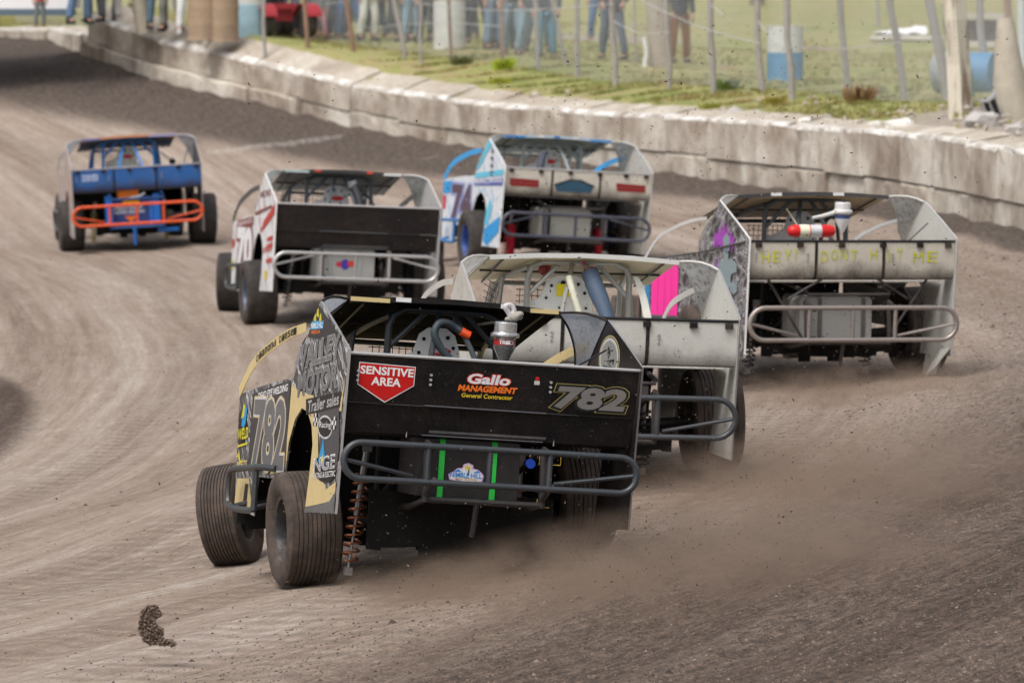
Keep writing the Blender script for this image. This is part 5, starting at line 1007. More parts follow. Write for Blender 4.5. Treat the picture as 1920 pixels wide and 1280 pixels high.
# ---- E: black spoiler, red and white flanks
def extraE(part, E_, BL):
    kids = list(E_.children); q = [o for o in kids if o.name.split('.')[0] == 'quarter_panel'][0]; d_ = [o for o in kids if o.name.split('.')[0] == 'door_panel'][0]
    RD = plain((.48, .03, .02), .4, 0, 'red_vinyl', .2); MR = plain((.20, .04, .035), .4, 0, 'maroon_vinyl', .3); L = lambda k: (lambda a, b_: leftside(a, b_, .0006 + .0006 * k)); Ld = lambda k: (lambda a, b_: leftside(a, b_, -.0016 + .0006 * k))
    decal([(-1.05, 1.22), (-1.04, 1.10), (-.35, .90), (-.10, .84), (-.35, 1.0)], L(1), RD, q, name='graphic'); decal([(.30, 1.06), (-.85, 1.20), (-.85, 1.17), (.30, 1.02)], L(1), MR, q, name='graphic')
    txtL('RACING', .0, 1.24, -.70, 1.30, .07, MR, q, .0015, .02); txtL('SPEED', -.35, .62, -.95, .68, .06, plain((.5, .05, .03), .4), q, .0015, .02); decal([(-.70, .34), (-.50, .33), (-.50, .43), (-.70, .44)], L(2), YEL, q, name='graphic')
    for z in (.55, .72, .80): decal([(-.98, z), (-.6, z - .03), (-.6, z + .01), (-1.0, z + .06)], L(1), RD, q, name='graphic')
    decal([(1.55, .90), (.42, 1.01), (.42, .90), (1.55, .80)], Ld(1), MR, d_, name='graphic'); txtL('SPEEDWAY AUTO', 1.50, .835, .50, .93, .05, plain((.65, .6, .6), .4), d_, -.0004, .02)
    txtL('70', 1.46, .36, .48, .40, .44, MR, d_, -.0006, .12); txtL('70', 1.46, .36, .48, .40, .44, plain((.75, .76, .78), .4), d_, 0, .06); decal([(1.88, .66), (1.72, .68), (1.72, .58), (1.88, .56)], Ld(1), RD, d_, name='graphic'); decal([(1.86, .42), (1.74, .43), (1.74, .30), (1.85, .30)], Ld(1), plain((.55, .6, .1), .4), d_, name='graphic')
    mb = MB(); mb.tube(bez([(.22, -.1, 1.02), (.20, -.0, 1.25), (.14, .1, 1.42)], 6), .055, 12); part('air_duct', mb, plain((.025, .025, .03), .6)); mb = MB(); mb.tube([(.14, .1, 1.40), (.12, .1, 1.47)], .058, 12); part('duct_cuff', mb, plain((.4, .42, .45), .3, .5))
    mb = MB(); mb.tube([(.50, 1.1, 1.27), (.62, 1.3, 1.15), (.60, 1.4, .95)], .014, 8); part('mirror_arm', mb, BLK)
def fuelE(fc):
    F = lambda k: (lambda a, b_: (a, -.9025 - .001 * k, b_)); r_ = lambda cx, cz, a, b_: [(cx + a * math.cos(t * .42), cz + b_ * math.sin(t * .42)) for t in range(15)]
    decal(r_(-.14, .55, .07, .035), F(1), plain((.55, .03, .05), .4), fc, name='sticker'); decal(r_(-.10, .55, .05, .06), F(2), plain((.06, .05, .35), .4), fc, name='sticker'); decal(r_(-.03, .56, .05, .035), F(3), plain((.55, .05, .05), .4), fc, name='sticker')
liveE = livery('livery_white', [(.68, .70, .72), (.74, .75, .77), (.55, .57, .60), (.42, .05, .035), (.70, .71, .73)], R(-50), 2.9, stops=(0, .40, .52, .62, .66), dirt=.2)
cars['E'] = build_car(dict(pos=(-2.02, 65.83, .19), rot=(11.9, .4, 2.5), label='race car with plain black rear, silver bumper and red and white flanks, left of centre', dirt=.16, cage=(.08, .10, .12), bumper=(.50, .50, .50), bump_metal=.8, spoiler=(.012, .011, .012), spo_dirt=.08, spo_spec=.2, style='flat', bolt_x=(),
    side=liveE, side_r=paint((.62, .63, .62), .4, 0, .25), body=paint((.6, .6, .6), .4, 0, .2), pillar=paint((.05, .055, .06), .4, 0, .1), sail_glass=glass((.50, .54, .52), .85), roof=paint((.04, .045, .05), .35, 0, .1), roof_under=paint((.32, .30, .25), .6, 0, .15, name='grey_lining'), edge=paint((.7, .7, .7), .35, 0, .05),
    lip_marks=[(-.69, -.40, plain((.45, .55, .55), .4)), (-.33, -.26, plain((.6, .08, .05), .4)), (.28, .35, plain((.7, .08, .05), .4)), (.48, .69, WHT)], badge=True, seat=(.6, .6, .6), seat_metal=.2, diag=1, fuel=(.42, .43, .42), fuel_metal=.4, strap=plain((.3, .33, .33), .4), fuel_mark=fuelE, trim=paint((.6, .6, .6), .4, 0, .1), lining=paint((.5, .5, .5), .5, 0, .45),
    spring=plain((.05, .05, .05), .5), steer=-14, rim=(.12, .16, .24), tyre=(mtread_d, 8), extra=extraE))
# ---- F: blue car with orange bumper
def fuelF(fc):
    F = lambda k: (lambda a, b_: (a, -.9025 - .001 * k, b_)); lettering('SPEED SHOP', (-.36, -.9035, .60), (1, 0, 0), (0, 0, 1), .44, .05, WHT, fc, off=.02); lettering('RACING ENGINES', (-.36, -.9035, .54), (1, 0, 0), (0, 0, 1), .46, .04, WHT, fc, off=.02)
    decal([(-.20, .50), (.0, .50), (-.10, .40)], F(1), ORG, fc, name='sticker')
def extraF(part, E_, BL):
    OB = plain((.80, .22, .02), .5, 0, 'orange_box', .15); BB = plain((.02, .16, .55), .4, 0, 'bright_blue', .2)
    mb = MB(); mb.box((-.12, -.80, .83), (.30, .22, .14)); part('orange_box', mb, OB); mb = MB(); mb.box((-.09, -.915, .70), (.24, .02, .06)); part('orange_plate', mb, plain((.95, .42, .02), .4))
    mb = MB(); mb.tube([(-.18, -.92, .75), (.05, -.92, .79), (.12, -.92, .83)], .018, 8); part('fuel_line', mb, plain((.6, .62, .66), .3, .6))
    for x in (-.42, .28): mb = MB(); mb.box((x, -.91, .60), (.10, .05, .42)); part('tail_upright', mb, BB)
    mb = MB(); mb.tube([(-.06, -.97, .34), (-.06, -.97, .08)], .025, 8); part('tail_upright', mb, BB); mb = MB(); mb.box((.45, -.8, .26), (.3, .1, .05)); part('shock_mount', mb, BB)
    sp_ = [o for o in E_.children if o.name.split('.')[0] == 'rear_spoiler'][0]
    for k, (z, h) in enumerate(((1.12, .035), (1.085, .025), (1.055, .022))): lettering('RACING PARTS' if k else 'TRAILERS', (-.80, yspoil(z) - .008, z), (1, 0, 0), (0, 0, 1), .24, h, plain((.55, .65, .85), .4), sp_, off=.03)
    mb = MB()
    for k in range(4): a = k * math.pi / 2; mb.box((.46 * 0 + .60 * 0, 0, 0), (0, 0, 0)) if False else None
    mb.lathe([(.03, 0), (.05, .02), (.05, .05), (.02, .07)], 10, Matrix.Translation((.70, .9, 1.08)) @ Matrix.Rotation(math.pi / 2, 4, 'X')); mb.tube([(.70, .9, 1.08), (.56, 1.2, 1.2)], .01, 6); part('mirror', mb, BLK)
liveF = livery('livery_orange', [(.30, .30, .30), (.42, .42, .42), (.55, .20, .12), (.20, .20, .21), (.45, .44, .44)], R(-45), 5.5, stops=(0, .42, .54, .60, .66), dirt=.2)
cars['F'] = build_car(dict(pos=(-5.61, 84.44, .08), rot=(8.6, 3.8, -3.1), mud_shade=.7, label='blue race car with bright orange bumper, farthest away at the left', dirt=.12, cage=(.02, .22, .62), cage_metal=0, bumper=(.72, .09, .02), bump_metal=0, bz=.015, spoiler=(.008, .10, .34), spo_dirt=.05, style='curve', chassis=(.02, .09, .30),
    side=liveF, side_r=paint((.30, .31, .33), .4, 0, .2), body=paint((.10, .10, .11), .4, 0, .2), pillar=paint((.30, .30, .30), .4, 0, .1), sail_glass=glass((.34, .38, .44), .6), roof=paint((.25, .26, .35), .35, 0, .1), roof_under=paint((.15, .145, .14), .5, 0, .12, name='grey_lining'), deck=blk_ if False else paint((.02, .02, .02), .6, 0, .2), trim=paint((.5, .5, .52), .4, 0, .1),
    lip=paint((.6, .28, .16), .35, 0, .05), lip_marks=[(-.70, -.42, plain((.2, .2, .45), .4)), (.30, .70, plain((.35, .36, .62), .4))], lining=paint((.05, .05, .06), .5, 0, .3), top_edge=paint((.3, .3, .36), .4, 0, .1), badge=True, seat=(.55, .55, .5), seat_metal=.2, fuel=(.02, .05, .20), strap=plain((.03, .16, .6), .4), strap_x=(-.40, .20), fuel_mark=fuelF,
    spring=plain((.5, .38, .05), .5), steer=-8, rim=(.06, .06, .07), nerf=(.08, .08, .08), tyre=(mtread_d, 0), extra=extraF))
# ================================================================== BEHIND THE WALL
def wpost(px0, py0, px1, py1, r, mat, parent=None, name='fence_post', top=2.3, p=None, rt=.9):
    p = p or hit(px0, py0); q = at(px1, py1, p.y); d_ = (q - p); d_ = d_ * (top / max(.3, d_.z)); n = 5; pts = []
    rg = random.Random(int(px0 * 7 + py0)); 
    for i in range(n + 1):
        t = i / n; pts.append(p + d_ * t + Vector((rg.gauss(0, .012), rg.gauss(0, .012), -.15 if i == 0 else 0)))
    return p, pts, [r * (1 - (1 - rt) * i / n) for i in range(n + 1)]
mgp = plain((.33, .31, .29), .9, 0, 'grey_wood', .3, 6); mbp = plain((.27, .17, .12), .9, 0, 'rusty_post', .4, 6); mpp = plain((.50, .48, .43), .9, 0, 'pale_wood', .25, 5)
posts = [(455, 72, 462, 0, .028, mbp), (497, 92, 494, 0, .035, mgp), (578, 95, 571, 0, .040, mbp), (666, 105, 648, 0, .040, mbp), (762, 112, 741, 0, .045, mgp), (790, 118, 788, 0, .03, mgp), (846, 108, 841, 0, .032, mbp), (939, 118, 943, 0, .036, mbp), (1009, 130, 1003, 0, .040, mgp),
         (1065, 124, 1033, 0, .038, mgp), (1084, 145, 1080, 0, .045, mgp), (1156, 162, 1147, 0, .050, mgp), (1194, 120, 1192, 0, .022, mgp), (1257, 166, 1250, 0, .046, mgp), (1339, 178, 1331, 0, .050, mgp), (1431, 172, 1420, 0, .050, mgp),
         (1487, 186, 1474, 0, .052, mgp), (1592, 181, 1574, 0, .052, mgp), (1647, 52, 1645, 0, .04, mgp), (1698, 189, 1668, 0, .055, mgp), (1782, 186, 1742, 0, .075, mgp), (1850, 172, 1838, 0, .06, mgp)]
p0 = hit(1257, 166); FO = Vector((p0.x, p0.y, zgrs(p0.x, p0.y))); fence = bpy.data.objects.new('wire_fence', None); COL.objects.link(fence); fence.location = FO
tag(fence, 'chain link and wire fence on leaning grey and rusty posts behind the wall', 'fence'); FM = Matrix.Translation(-FO); line = []
for px0, py0, px1, py1, r, m_ in posts:
    p, pts, rr_ = wpost(px0, py0, px1, py1, r, m_); mb = MB(); mb.tube(pts, rr_, 8); o = link('fence_post', mb.mesh('fence_post', m_), fence, FM)
for i in range(0, len(dense) - 12, 4):
    p = dense[i]
    if p.y < 62 or p.y > 118: continue
    t = dense[min(i + 4, len(dense) - 1)] - dense[max(i - 4, 0)]; n = Vector((t.y, -t.x, 0)).normalized(); q = p + n * 2.4; q.z = zgrs(q.x, q.y) + .02; line.append((q, q + Vector((.04 * math.sin(i), .05 * math.cos(i), 2.05))))
mwire = plain((.52, .53, .54), .5, .3, 'galvanised_wire', .1); wv = []; wf = []
def wire(a, b_, r=.0021):
    t = (b_ - a).normalized(); n1_ = t.orthogonal().normalized() * r; n2_ = t.cross(n1_).normalized() * r; o_ = len(wv)
    for p in (a, b_):
        for k in range(3): q = 2.094 * k; wv.append(tuple(p + n1_ * math.cos(q) + n2_ * math.sin(q)))
    for k in range(3): l = (k + 1) % 3; wf.append((o_ + k, o_ + l, o_ + 3 + l, o_ + 3 + k))
for i in range(len(line) - 1):
    (a0, a1), (b0, b1) = line[i], line[i + 1]; L_ = (b0 - a0).length; Hh = 2.1; n = max(2, int(L_ / .06)); m = int(Hh / .06); sg = random.Random(i)
    G = lambda u, v: a0.lerp(b0, u).lerp(a1.lerp(b1, u), v) + Vector((0, .04 * math.sin(u * 6 + v * 3 + i), 0))
    for k in range(-m, n):
        for d_ in (1, -1):
            u0, v0, u1, v1 = k / n, 0, (k + m) / n, 1
            if u0 < 0: v0 = -u0 / (u1 - u0); u0 = 0
            if u1 > 1: v1 = v0 + (1 - u0) / ((k + m) / n - k / n) if k >= 0 else (1 - k / n) / (m / n); u1 = 1
            if v1 <= v0: continue
            steps = 2
            P_ = [G(u0 + (u1 - u0) * s / steps if d_ > 0 else 1 - (u0 + (u1 - u0) * s / steps), v0 + (v1 - v0) * s / steps) for s in range(steps + 1)]
            for s in range(steps): wire(P_[s], P_[s + 1])
me = raw_mesh('chain_link_mesh', wv, wf, mwire, False); link('chain_link_mesh', me, fence, FM)['kind'] = 'stuff'
for pts in ([(1150, 40), (1200, 62), (1255, 60)], [(1190, -6), (1262, 30), (1340, 60), (1425, 82)], [(1480, 88), (1575, 92), (1690, 80)], [(780, 6), (860, 16), (940, 20), (1010, 18), (1150, 8)], [(660, 45), (700, 53), (760, 46), (850, 44), (940, 50)], [(1333, 10), (1356, 28)], [(1422, 40), (1436, 60)], [(500, 12), (570, 10), (650, 4)]):
    z0 = 92 - (pts[0][0] - 1150) * .022; P_ = [at(x, y, 92 - (x - 1150) * .022) for x, y in pts]; mb = MB(); mb.tube(bez(P_, 5), .008, 5); link('wire_strand', mb.mesh('wire_strand', mwire), fence, FM)
# single big poles
def pole(name, pxs, mats, label, cat, square=False, taper=.85, top=3.0):
    px0, py0, px1, py1, r = pxs; p, pts, rr_ = wpost(px0, py0, px1, py1, r, None, top=top, rt=taper); base = Vector((p.x, p.y, p.z)); mb = MB(); mb.tube([q - base for q in pts], rr_, 4 if square else 12); mb.sm = [not square] * len(mb.f)
    o = link(name, mb.mesh(name, mats)); o.location = base; tag(o, label, cat); return o
mpale, nt, b, o = newmat('stained_pale_wood'); v = coord(nt); nt.links.new(mix(nt, ramp(nt, noise(nt, v, 2.2, 4, .6, (3, 3, .5)), [(.46, 0), (.6, 1)]), (.60, .56, .46), (.24, .18, .13)), b.inputs['Base Color']); b.inputs['Roughness'].default_value = .9
pole('wooden_post', (1801, 204, 1790, 0, .165), mpale, 'thick pale square wooden post with a dark stain, near the right edge on the bank', 'post', True, .92)
pole('bare_tree', (1238, 128, 1232, 0, .19), plain((.36, .31, .25), .95, 0, 'bark', .3, 6), 'wide brownish grey trunk standing between the fence posts right of centre', 'tree')
pole('utility_pole', (272, 48, 262, 0, .15), plain((.38, .34, .27), .95, 0, 'bark', .3, 6), 'wide pale pole behind the far end of the concrete wall', 'pole')
pole('wooden_stake', (1210, 126, 1208, 0, .042), plain((.72, .72, .70), .8, 0, 'white_stake', .1), 'short white stake in the grass beside the wide trunk', 'stake', top=.52)
pole('wooden_post', (1896, 120, 1888, 0, .075), mbp, 'dark brown post behind the leaning stump at the right edge', 'post')
pole('wooden_post', (1918, 130, 1914, 0, .08), plain((.55, .60, .62), .8, 0, 'blue_grey', .15), 'pale blue grey post cut by the right edge of the picture', 'post')
pole('tree_stump', (1898, 212, 1886, 38, .27), plain((.42, .38, .31), .95, 0, 'dead_wood', .35, 5), 'tall pale dead tree stump leaning at the right edge of the bank', 'tree stump', taper=.40, top=1.25)
pole('steel_post', (1776, 120, 1768, 20, .035), plain((.01, .16, .10), .5, 0, 'dark_green', .2), 'dark green steel post just left of the thick pale wooden post', 'post', top=1.1)
pole('steel_post', (1826, 182, 1812, 100, .030), plain((.015, .11, .05), .6, 0, 'dark_green2', .2), 'dark green bent stake leaning on the right of the thick pale wooden post', 'post', top=1.4)

# barrels
def barrel(px, py, label, mats, lying=False, r=.29, h=.88, yaw=0, Z=None):
    p = at(px, py, Z) if Z else hit(px, py); e = bpy.data.objects.new('barrel', None); COL.objects.link(e); e.location = p; tag(e, label, 'barrel', 'barrels on the grass bank')
    M = Matrix.Identity(4)
    if lying: M = Matrix.Translation((0, 0, r * .98)) @ Matrix.Rotation(yaw, 4, 'Z') @ Matrix.Rotation(math.pi / 2, 4, 'X') @ Matrix.Translation((0, 0, -h / 2))
    sp_ = mats[2] if len(mats) > 2 else .5
    def seg_(a, b2): 
        pr = []
        for k in range(13):
            z = a + (b2 - a) * k / 12; rr = r * (1 + .025 * max(0, 1 - abs(z / h - .33) * 22) + .025 * max(0, 1 - abs(z / h - .67) * 22)); pr.append((rr, z))
        return pr
    mb = MB(); mb.lathe([(r * .93, 0.012), (r * 1.01, 0), (r * 1.01, .02)] + seg_(.025, h * sp_), 28, M, caps=True); link('barrel_lower', mb.mesh('barrel_lower', mats[0]), e)
    mb = MB(); mb.lathe(seg_(h * sp_ + .0005, h - .02) + [(r * 1.01, h - .02), (r * 1.01, h), (r * .95, h), (r * .95, h - .015)], 28, M); link('barrel_upper', mb.mesh('barrel_upper', mats[1]), e)
    mb = MB(); mb.lathe([(.03, 0), (.03, .02)], 10, M @ Matrix.Translation((r * .6, 0, h - .015))); link('bung', mb.mesh('bung', plain((.1, .1, .1), .5)), e); return e
wb = paint((.60, .62, .60), .5, 0, .3, name='white_barrel'); bb = paint((.06, .24, .44), .5, 0, .15, name='blue_barrel'); lb = paint((.34, .52, .62), .5, 0, .3, name='pale_blue_barrel'); rb = paint((.36, .26, .17), .8, 0, .5, name='rusty_barrel')
barrel(843, 93, 'white drum standing in the grass behind the fence, left of centre', (wb, wb, .5)); barrel(1472, 152, 'blue drum with a white upper half standing behind the fence right of centre', (bb, wb, .52)); barrel(465, 73, 'pale blue and white drum beside the rusty drums near the left', (lb, wb, .7))
barrel(383, 76, 'rust brown drum nearest the white strip behind the wall at the left', (rb, rb, .5)); barrel(417, 78, 'rust brown drum touching the pale blue drum at the left', (rb, rb, .5))
barrel(1812, 174, 'light blue drum lying on its side behind the thick pale wooden post', (paint((.30, .36, .38), .7, 0, .4), bb, .35), True, .30, .92, R(62))

# people ----------------------------------------------------------
def skin(verts, edges, rad, root=0, sub=1):
    me = bpy.data.meshes.new('s'); me.from_pydata(verts, edges, []); o = bpy.data.objects.new('s', me); COL.objects.link(o)
    m = o.modifiers.new('k', 'SKIN'); 
    for i, r in enumerate(rad): sv = me.skin_vertices[0].data[i]; sv.radius = r if hasattr(r, '__len__') else (r, r); sv.use_root = (i == root)
    s_ = o.modifiers.new('u', 'SUBSURF'); s_.levels = sub
    dg = bpy.context.evaluated_depsgraph_get(); out = bpy.data.meshes.new_from_object(o.evaluated_get(dg)); bpy.data.objects.remove(o); out.polygons.foreach_set('use_smooth', [True] * len(out.polygons)); return out
def person_meshes(stance, bend, pocket):
    V = []; E2 = []; Rd = []
    def v(x, y, z, r, p=None): V.append((x, y, z)); Rd.append(r); (E2.append((p, len(V) - 1)) if p is not None else None); return len(V) - 1
    pe = v(0, 0, .95, (.15, .11)); w_ = v(0, 0, 1.10, (.135, .10), pe); ch = v(0, 0, 1.30, (.165, .115), w_); sh = v(0, .005, 1.43, (.12, .08), ch); nk = v(0, 0, 1.51, .055, sh); jw = v(0, -.02, 1.58, (.07, .085), nk); hd = v(0, -.005, 1.67, (.082, .10), jw); tp = v(0, 0, 1.745, (.06, .075), hd); ns = v(0, -.10, 1.635, .012, jw)
    for s in (-1, 1):
        a = v(.17 * s, 0, 1.41, .065, sh); 
        if pocket: e_ = v(.27 * s, .06, 1.15, .048, a); wr = v(.19 * s, -.05, .98, .034, e_); hn = v(.17 * s, -.08, .93, (.04, .022), wr)
        else: e_ = v(.235 * s, .02, 1.14, .048, a); wr = v(.24 * s, -.07, .90, .032, e_); hn = v(.235 * s, -.09, .83, (.04, .02), wr)
        for k, (dx, dy, ln) in enumerate(((-.025, 0, .055), (-.008, -.008, .068), (.010, -.006, .064), (.026, 0, .05))):
            f1_ = v(V[hn][0] + dx, V[hn][1] + dy - .01, V[hn][2] - ln * .6, .009, hn); v(V[hn][0] + dx, V[hn][1] + dy + .005, V[hn][2] - ln - .01, .008, f1_)
        t1 = v(V[hn][0] - .03 * s, V[hn][1] - .03, V[hn][2] + .005, .011, hn); v(V[hn][0] - .035 * s, V[hn][1] - .045, V[hn][2] - .03, .009, t1)
        hp = v(.095 * s, 0, .88, .095, pe); kn = v((.10 + stance) * s, -.03 - bend, .50, .062, hp); an = v((.11 + stance * 1.6) * s, .02, .09, .042, kn); v((.12 + stance * 1.6) * s, -.13, .04, (.04, .03), an)
    body = skin(V, E2, Rd)
    V = []; E2 = []; Rd = []; pe = v(0, 0, 1.00, (.165, .125)); 
    for s in (-1, 1): hp = v(.095 * s, 0, .86, .112, pe); kn = v((.10 + stance) * s, -.03 - bend, .50, .085, hp); c1 = v((.107 + stance * 1.4) * s, .0, .28, .080, kn); v((.11 + stance * 1.6) * s, .015, .10, .078, c1)
    tr = skin(V, E2, Rd)
    V = []; E2 = []; Rd = []; pe = v(0, 0, .80, (.20, .16)); w_ = v(0, 0, 1.10, (.175, .14), pe); ch = v(0, 0, 1.30, (.19, .14), w_); sh = v(0, .005, 1.42, (.14, .10), ch); v(0, 0, 1.50, .075, sh)
    for s in (-1, 1):
        a = v(.175 * s, 0, 1.40, .085, sh)
        if pocket: e_ = v(.275 * s, .06, 1.15, .066, a); v(.20 * s, -.04, .99, .050, e_)
        else: e_ = v(.24 * s, .02, 1.14, .066, a); v(.245 * s, -.065, .92, .050, e_)
    jk = skin(V, E2, Rd)
    bt = []
    for s in (-1, 1):
        mb = MB(); x = (.115 + stance * 1.6) * s
        mb.lathe([(.05, 0), (.062, .02), (.055, .10), (.052, .16)], 12, Matrix.Translation((x, .02, 0))); mb.lathe([(.0, 0), (.05, .005), (.053, .03), (.04, .065), (.0, .08)], 12, Matrix.Translation((x, -.08, 0)) @ Matrix.Diagonal((1, 2.0, 1, 1))); bt.append(mb.mesh('boot'))
    mb = MB(); mb.lathe([(.098, .0), (.104, .05), (.095, .09), (.06, .125), (0, .135)], 18, Matrix.Translation((0, .012, 1.655)) @ Matrix.Diagonal((.92, 1.12, 1, 1))); hr = mb.mesh('hair'); return body, tr, jk, bt[0], bt[1], hr
variants = [person_meshes(.02, .0, False), person_meshes(.06, .02, True), person_meshes(.035, .05, False)]
SK = plain((.45, .25, .17), .6, 0, 'skin', .08); DK = plain((.02, .02, .024), .8, 0, 'dark_shoe', .2); HRm = plain((.05, .03, .02), .8, 0, 'hair', .3)
_cl = {}
def cloth(c): return plain(c, .85, 0, 'cloth', .22, 12)
JN = (.10, .18, .30); LJ = (.22, .34, .44); DJ = (.035, .05, .085); BKc = (.025, .028, .032); GR = (.16, .18, .17); GG = (.12, .16, .13); WT = (.75, .76, .74)
ppl = [(75, 50, GR, (.62, .03, .02), 0, 10, 'child in a bright red jacket in front of the white trailer at the far left'), (148, 46, (.12, .20, .32), (.15, .16, .18), 1, 40, 'person in a grey top and blue jeans just left of the wall end'), (178, 42, (.10, .11, .12), (.12, .12, .13), 0, -30, 'person in dark grey clothes right behind the end of the concrete wall'),
       (206, 40, WT, GR, 2, 20, 'person in white trousers left of the wide pale pole'), (236, 40, (.11, .16, .14), (.10, .16, .13), 1, 0, 'person in dark green clothes just left of the wide pale pole'), (295, 55, (.10, .17, .22), BKc, 0, 15, 'person in a black coat and faded jeans right of the wide pale pole'), (322, 60, (.20, .21, .18), (.17, .18, .16), 2, -20, 'person in olive grey clothes above the wall near the left'),
       (352, 64, WT, (.6, .6, .62), 0, 5, 'person in white clothes left of the rusty drums'), (401, 70, LJ, (.03, .05, .08), 1, 0, 'person in light jeans standing in front of the rusty drums'), (470, 50, (.05, .1, .2), (.04, .16, .36), 0, 20, 'person in a blue jacket behind the pale blue drum'), (566, 71, DJ, (.10, .14, .16), 1, 10, 'person in navy jeans right of the red quad bike'),
       (601, 75, (.52, .26, .30), (.14, .18, .17), 0, -15, 'child in pink trousers and grey jacket right of the red quad bike'), (632, 74, DJ, (.06, .09, .10), 2, 25, 'person in dark jeans and black jacket right of the child in pink trousers'), (655, 76, (.05, .12, .25), (.05, .08, .1), 1, 0, 'person in deep blue jeans behind the rusty leaning post'), (689, 77, (.66, .66, .60), BKc, 2, 30, 'person in cream white trousers and black jacket'),
       (724, 78, (.04, .045, .05), BKc, 1, -10, 'person all in black between the white trousers and the leaning grey post'), (771, 80, LJ, (.03, .04, .05), 0, 20, 'person in light blue jeans just left of the tall white drum'), (803, 83, BKc, (.04, .05, .05), 2, 0, 'person in black trousers partly hidden by the white drum'), (897, 82, (.025, .03, .045), (.03, .035, .04), 1, 0, 'person in black trousers directly right of the white drum'),
       (926, 94, (.16, .24, .34), (.36, .33, .28), 0, 30, 'person in a camouflage top and jeans beside a rusty post'), (963, 103, (.14, .22, .27), (.06, .09, .09), 2, -25, 'person in grey blue jeans, left one of the close group of three'), (992, 106, (.20, .30, .36), (.08, .11, .11), 1, 15, 'person in pale jeans with visible hand, middle of the close group of three'), (1023, 112, (.10, .24, .33), (.06, .08, .09), 0, 5, 'person in bright blue jeans, right one of the close group of three'),
       (1122, 78, (.07, .14, .26), (.06, .10, .18), 2, 0, 'person in blue jeans walking on the bare ground beyond the fence'), (1150, 112, (.07, .10, .14), (.04, .05, .06), 1, -20, 'person in a black coat and dark jeans behind a grey fence post'), (1274, 118, (.20, .085, .03), (.03, .045, .06), 0, 10, 'person in rust brown overalls right of the wide trunk'),
       (543, 66, (.03, .05, .09), (.05, .08, .12), 0, 12, 'person in black jeans and slate jacket touching the right side of the quad bike'), (614, 68, (.05, .09, .12), (.07, .10, .12), 2, -8, 'person in dark teal clothes half hidden behind the child in pink trousers'), (672, 70, (.03, .035, .04), (.04, .05, .06), 1, 18, 'person in charcoal clothes behind the cream white trousers'),
       (708, 70, (.05, .08, .12), (.03, .04, .05), 0, -14, 'person in dark blue trousers behind the person all in black'), (745, 73, (.03, .04, .05), (.05, .06, .07), 2, 6, 'person in dark grey behind the leaning grey post'), (788, 76, (.12, .15, .14), (.06, .07, .07), 1, 22, 'person in olive trousers between the light jeans and the white drum'),
       (880, 74, (.04, .05, .07), (.05, .06, .08), 0, -22, 'person in dark clothes peeking out behind the right edge of the white drum'), (945, 92, (.06, .10, .13), (.04, .06, .06), 2, 10, 'person in dark green blue clothes behind the camouflage top'), (1008, 98, (.07, .11, .13), (.05, .07, .08), 1, 0, 'person in dark trousers behind the close group of three'),
       (1420, 10, GG, (.08, .09, .11), 2, 0, 'person far beyond the fence at the top edge, only the legs in view')]
for px, py, tc, jc, vi, yw, lab in ppl:
    p = hit(px, py); e = bpy.data.objects.new('person', None); COL.objects.link(e); e.location = p; e.rotation_euler = (0, 0, R(yw)); e.scale = [(.5 if px == 75 else .62 if px == 601 else .98 + .05 * math.sin(px))] * 3; tag(e, lab, 'person', 'spectators behind the fence')
    for nm, me, m_ in zip(('body', 'trousers', 'jacket', 'boot', 'boot', 'hair'), variants[vi], (SK, cloth(tc), cloth(jc)) + (plain((.5, .5, .5), .8, 0, 'pale_shoe', .1) if tc == WT else DK,) * 2 + (HRm,)):
        if not me.materials: me.materials.append(m_)
        o = link(nm, me, e); o.material_slots[0].link = 'OBJECT'; o.material_slots[0].material = m_
# quad bike
p = hit(512, 72); q = bpy.data.objects.new('quad_bike', None); COL.objects.link(q); q.location = p; q.rotation_euler = (0, 0, R(25)); tag(q, 'small quad bike with red mudguards between drum and spectators', 'quad bike'); RDq = plain((.34, .035, .045), .35, 0, 'red_plastic', .1)
for sx in (-1, 1):
    for sy in (-1, 1):
        mb = MB(); mb.lathe([(.13, -.10), (.25, -.11), (.28, -.06), (.28, .06), (.25, .11), (.13, .10)], 24, Matrix.Translation((.42 * sx, .58 * sy, .28)) @ Matrix.Rotation(math.pi / 2, 4, 'Y')); w_ = link('wheel', mb.mesh('wheel', mtread_d), q); mb = MB(); mb.lathe([(.13, -.07), (.06, -.05), (.0, -.03)], 16, Matrix.Translation((.42 * sx, .58 * sy, .28)) @ Matrix.Rotation(math.pi / 2 * -sx, 4, 'Y'), caps=False); link('hub', mb.mesh('hub', plain((.4, .4, .4), .4, .5)), w_)
        mb = MB(); mb.sheet([[(x, .58 * sy + .36 * math.cos(a), .28 + .34 * math.sin(a)) for x in (.28 * sx, .58 * sx)] for a in [R(20 + 14 * i) for i in range(11)]], (0, 0, .012)); link('mudguard', mb.mesh('mudguard', RDq), q)
mb = MB(); mb.box((0, 0, .42), (.36, 1.0, .22)); mb.box((0, -.45, .58), (.40, .3, .10)); link('body', mb.mesh('body', RDq), q); mb = MB(); mb.sheet([[(x, y, z) for x in (-.14, 0, .14)] for y, z in ((.55, .70), (.3, .74), (0, .70), (-.2, .72))], (0, 0, -.09)); link('seat', mb.mesh('seat', DK), q)
mb = MB(); mb.tube([(0, -.35, .6), (0, -.28, .95)], .03, 8); mb.tube([(-.36, -.22, .96), (-.15, -.28, .95), (.15, -.28, .95), (.36, -.22, .96)], .016, 8); link('handlebar', mb.mesh('handlebar', DK), q)
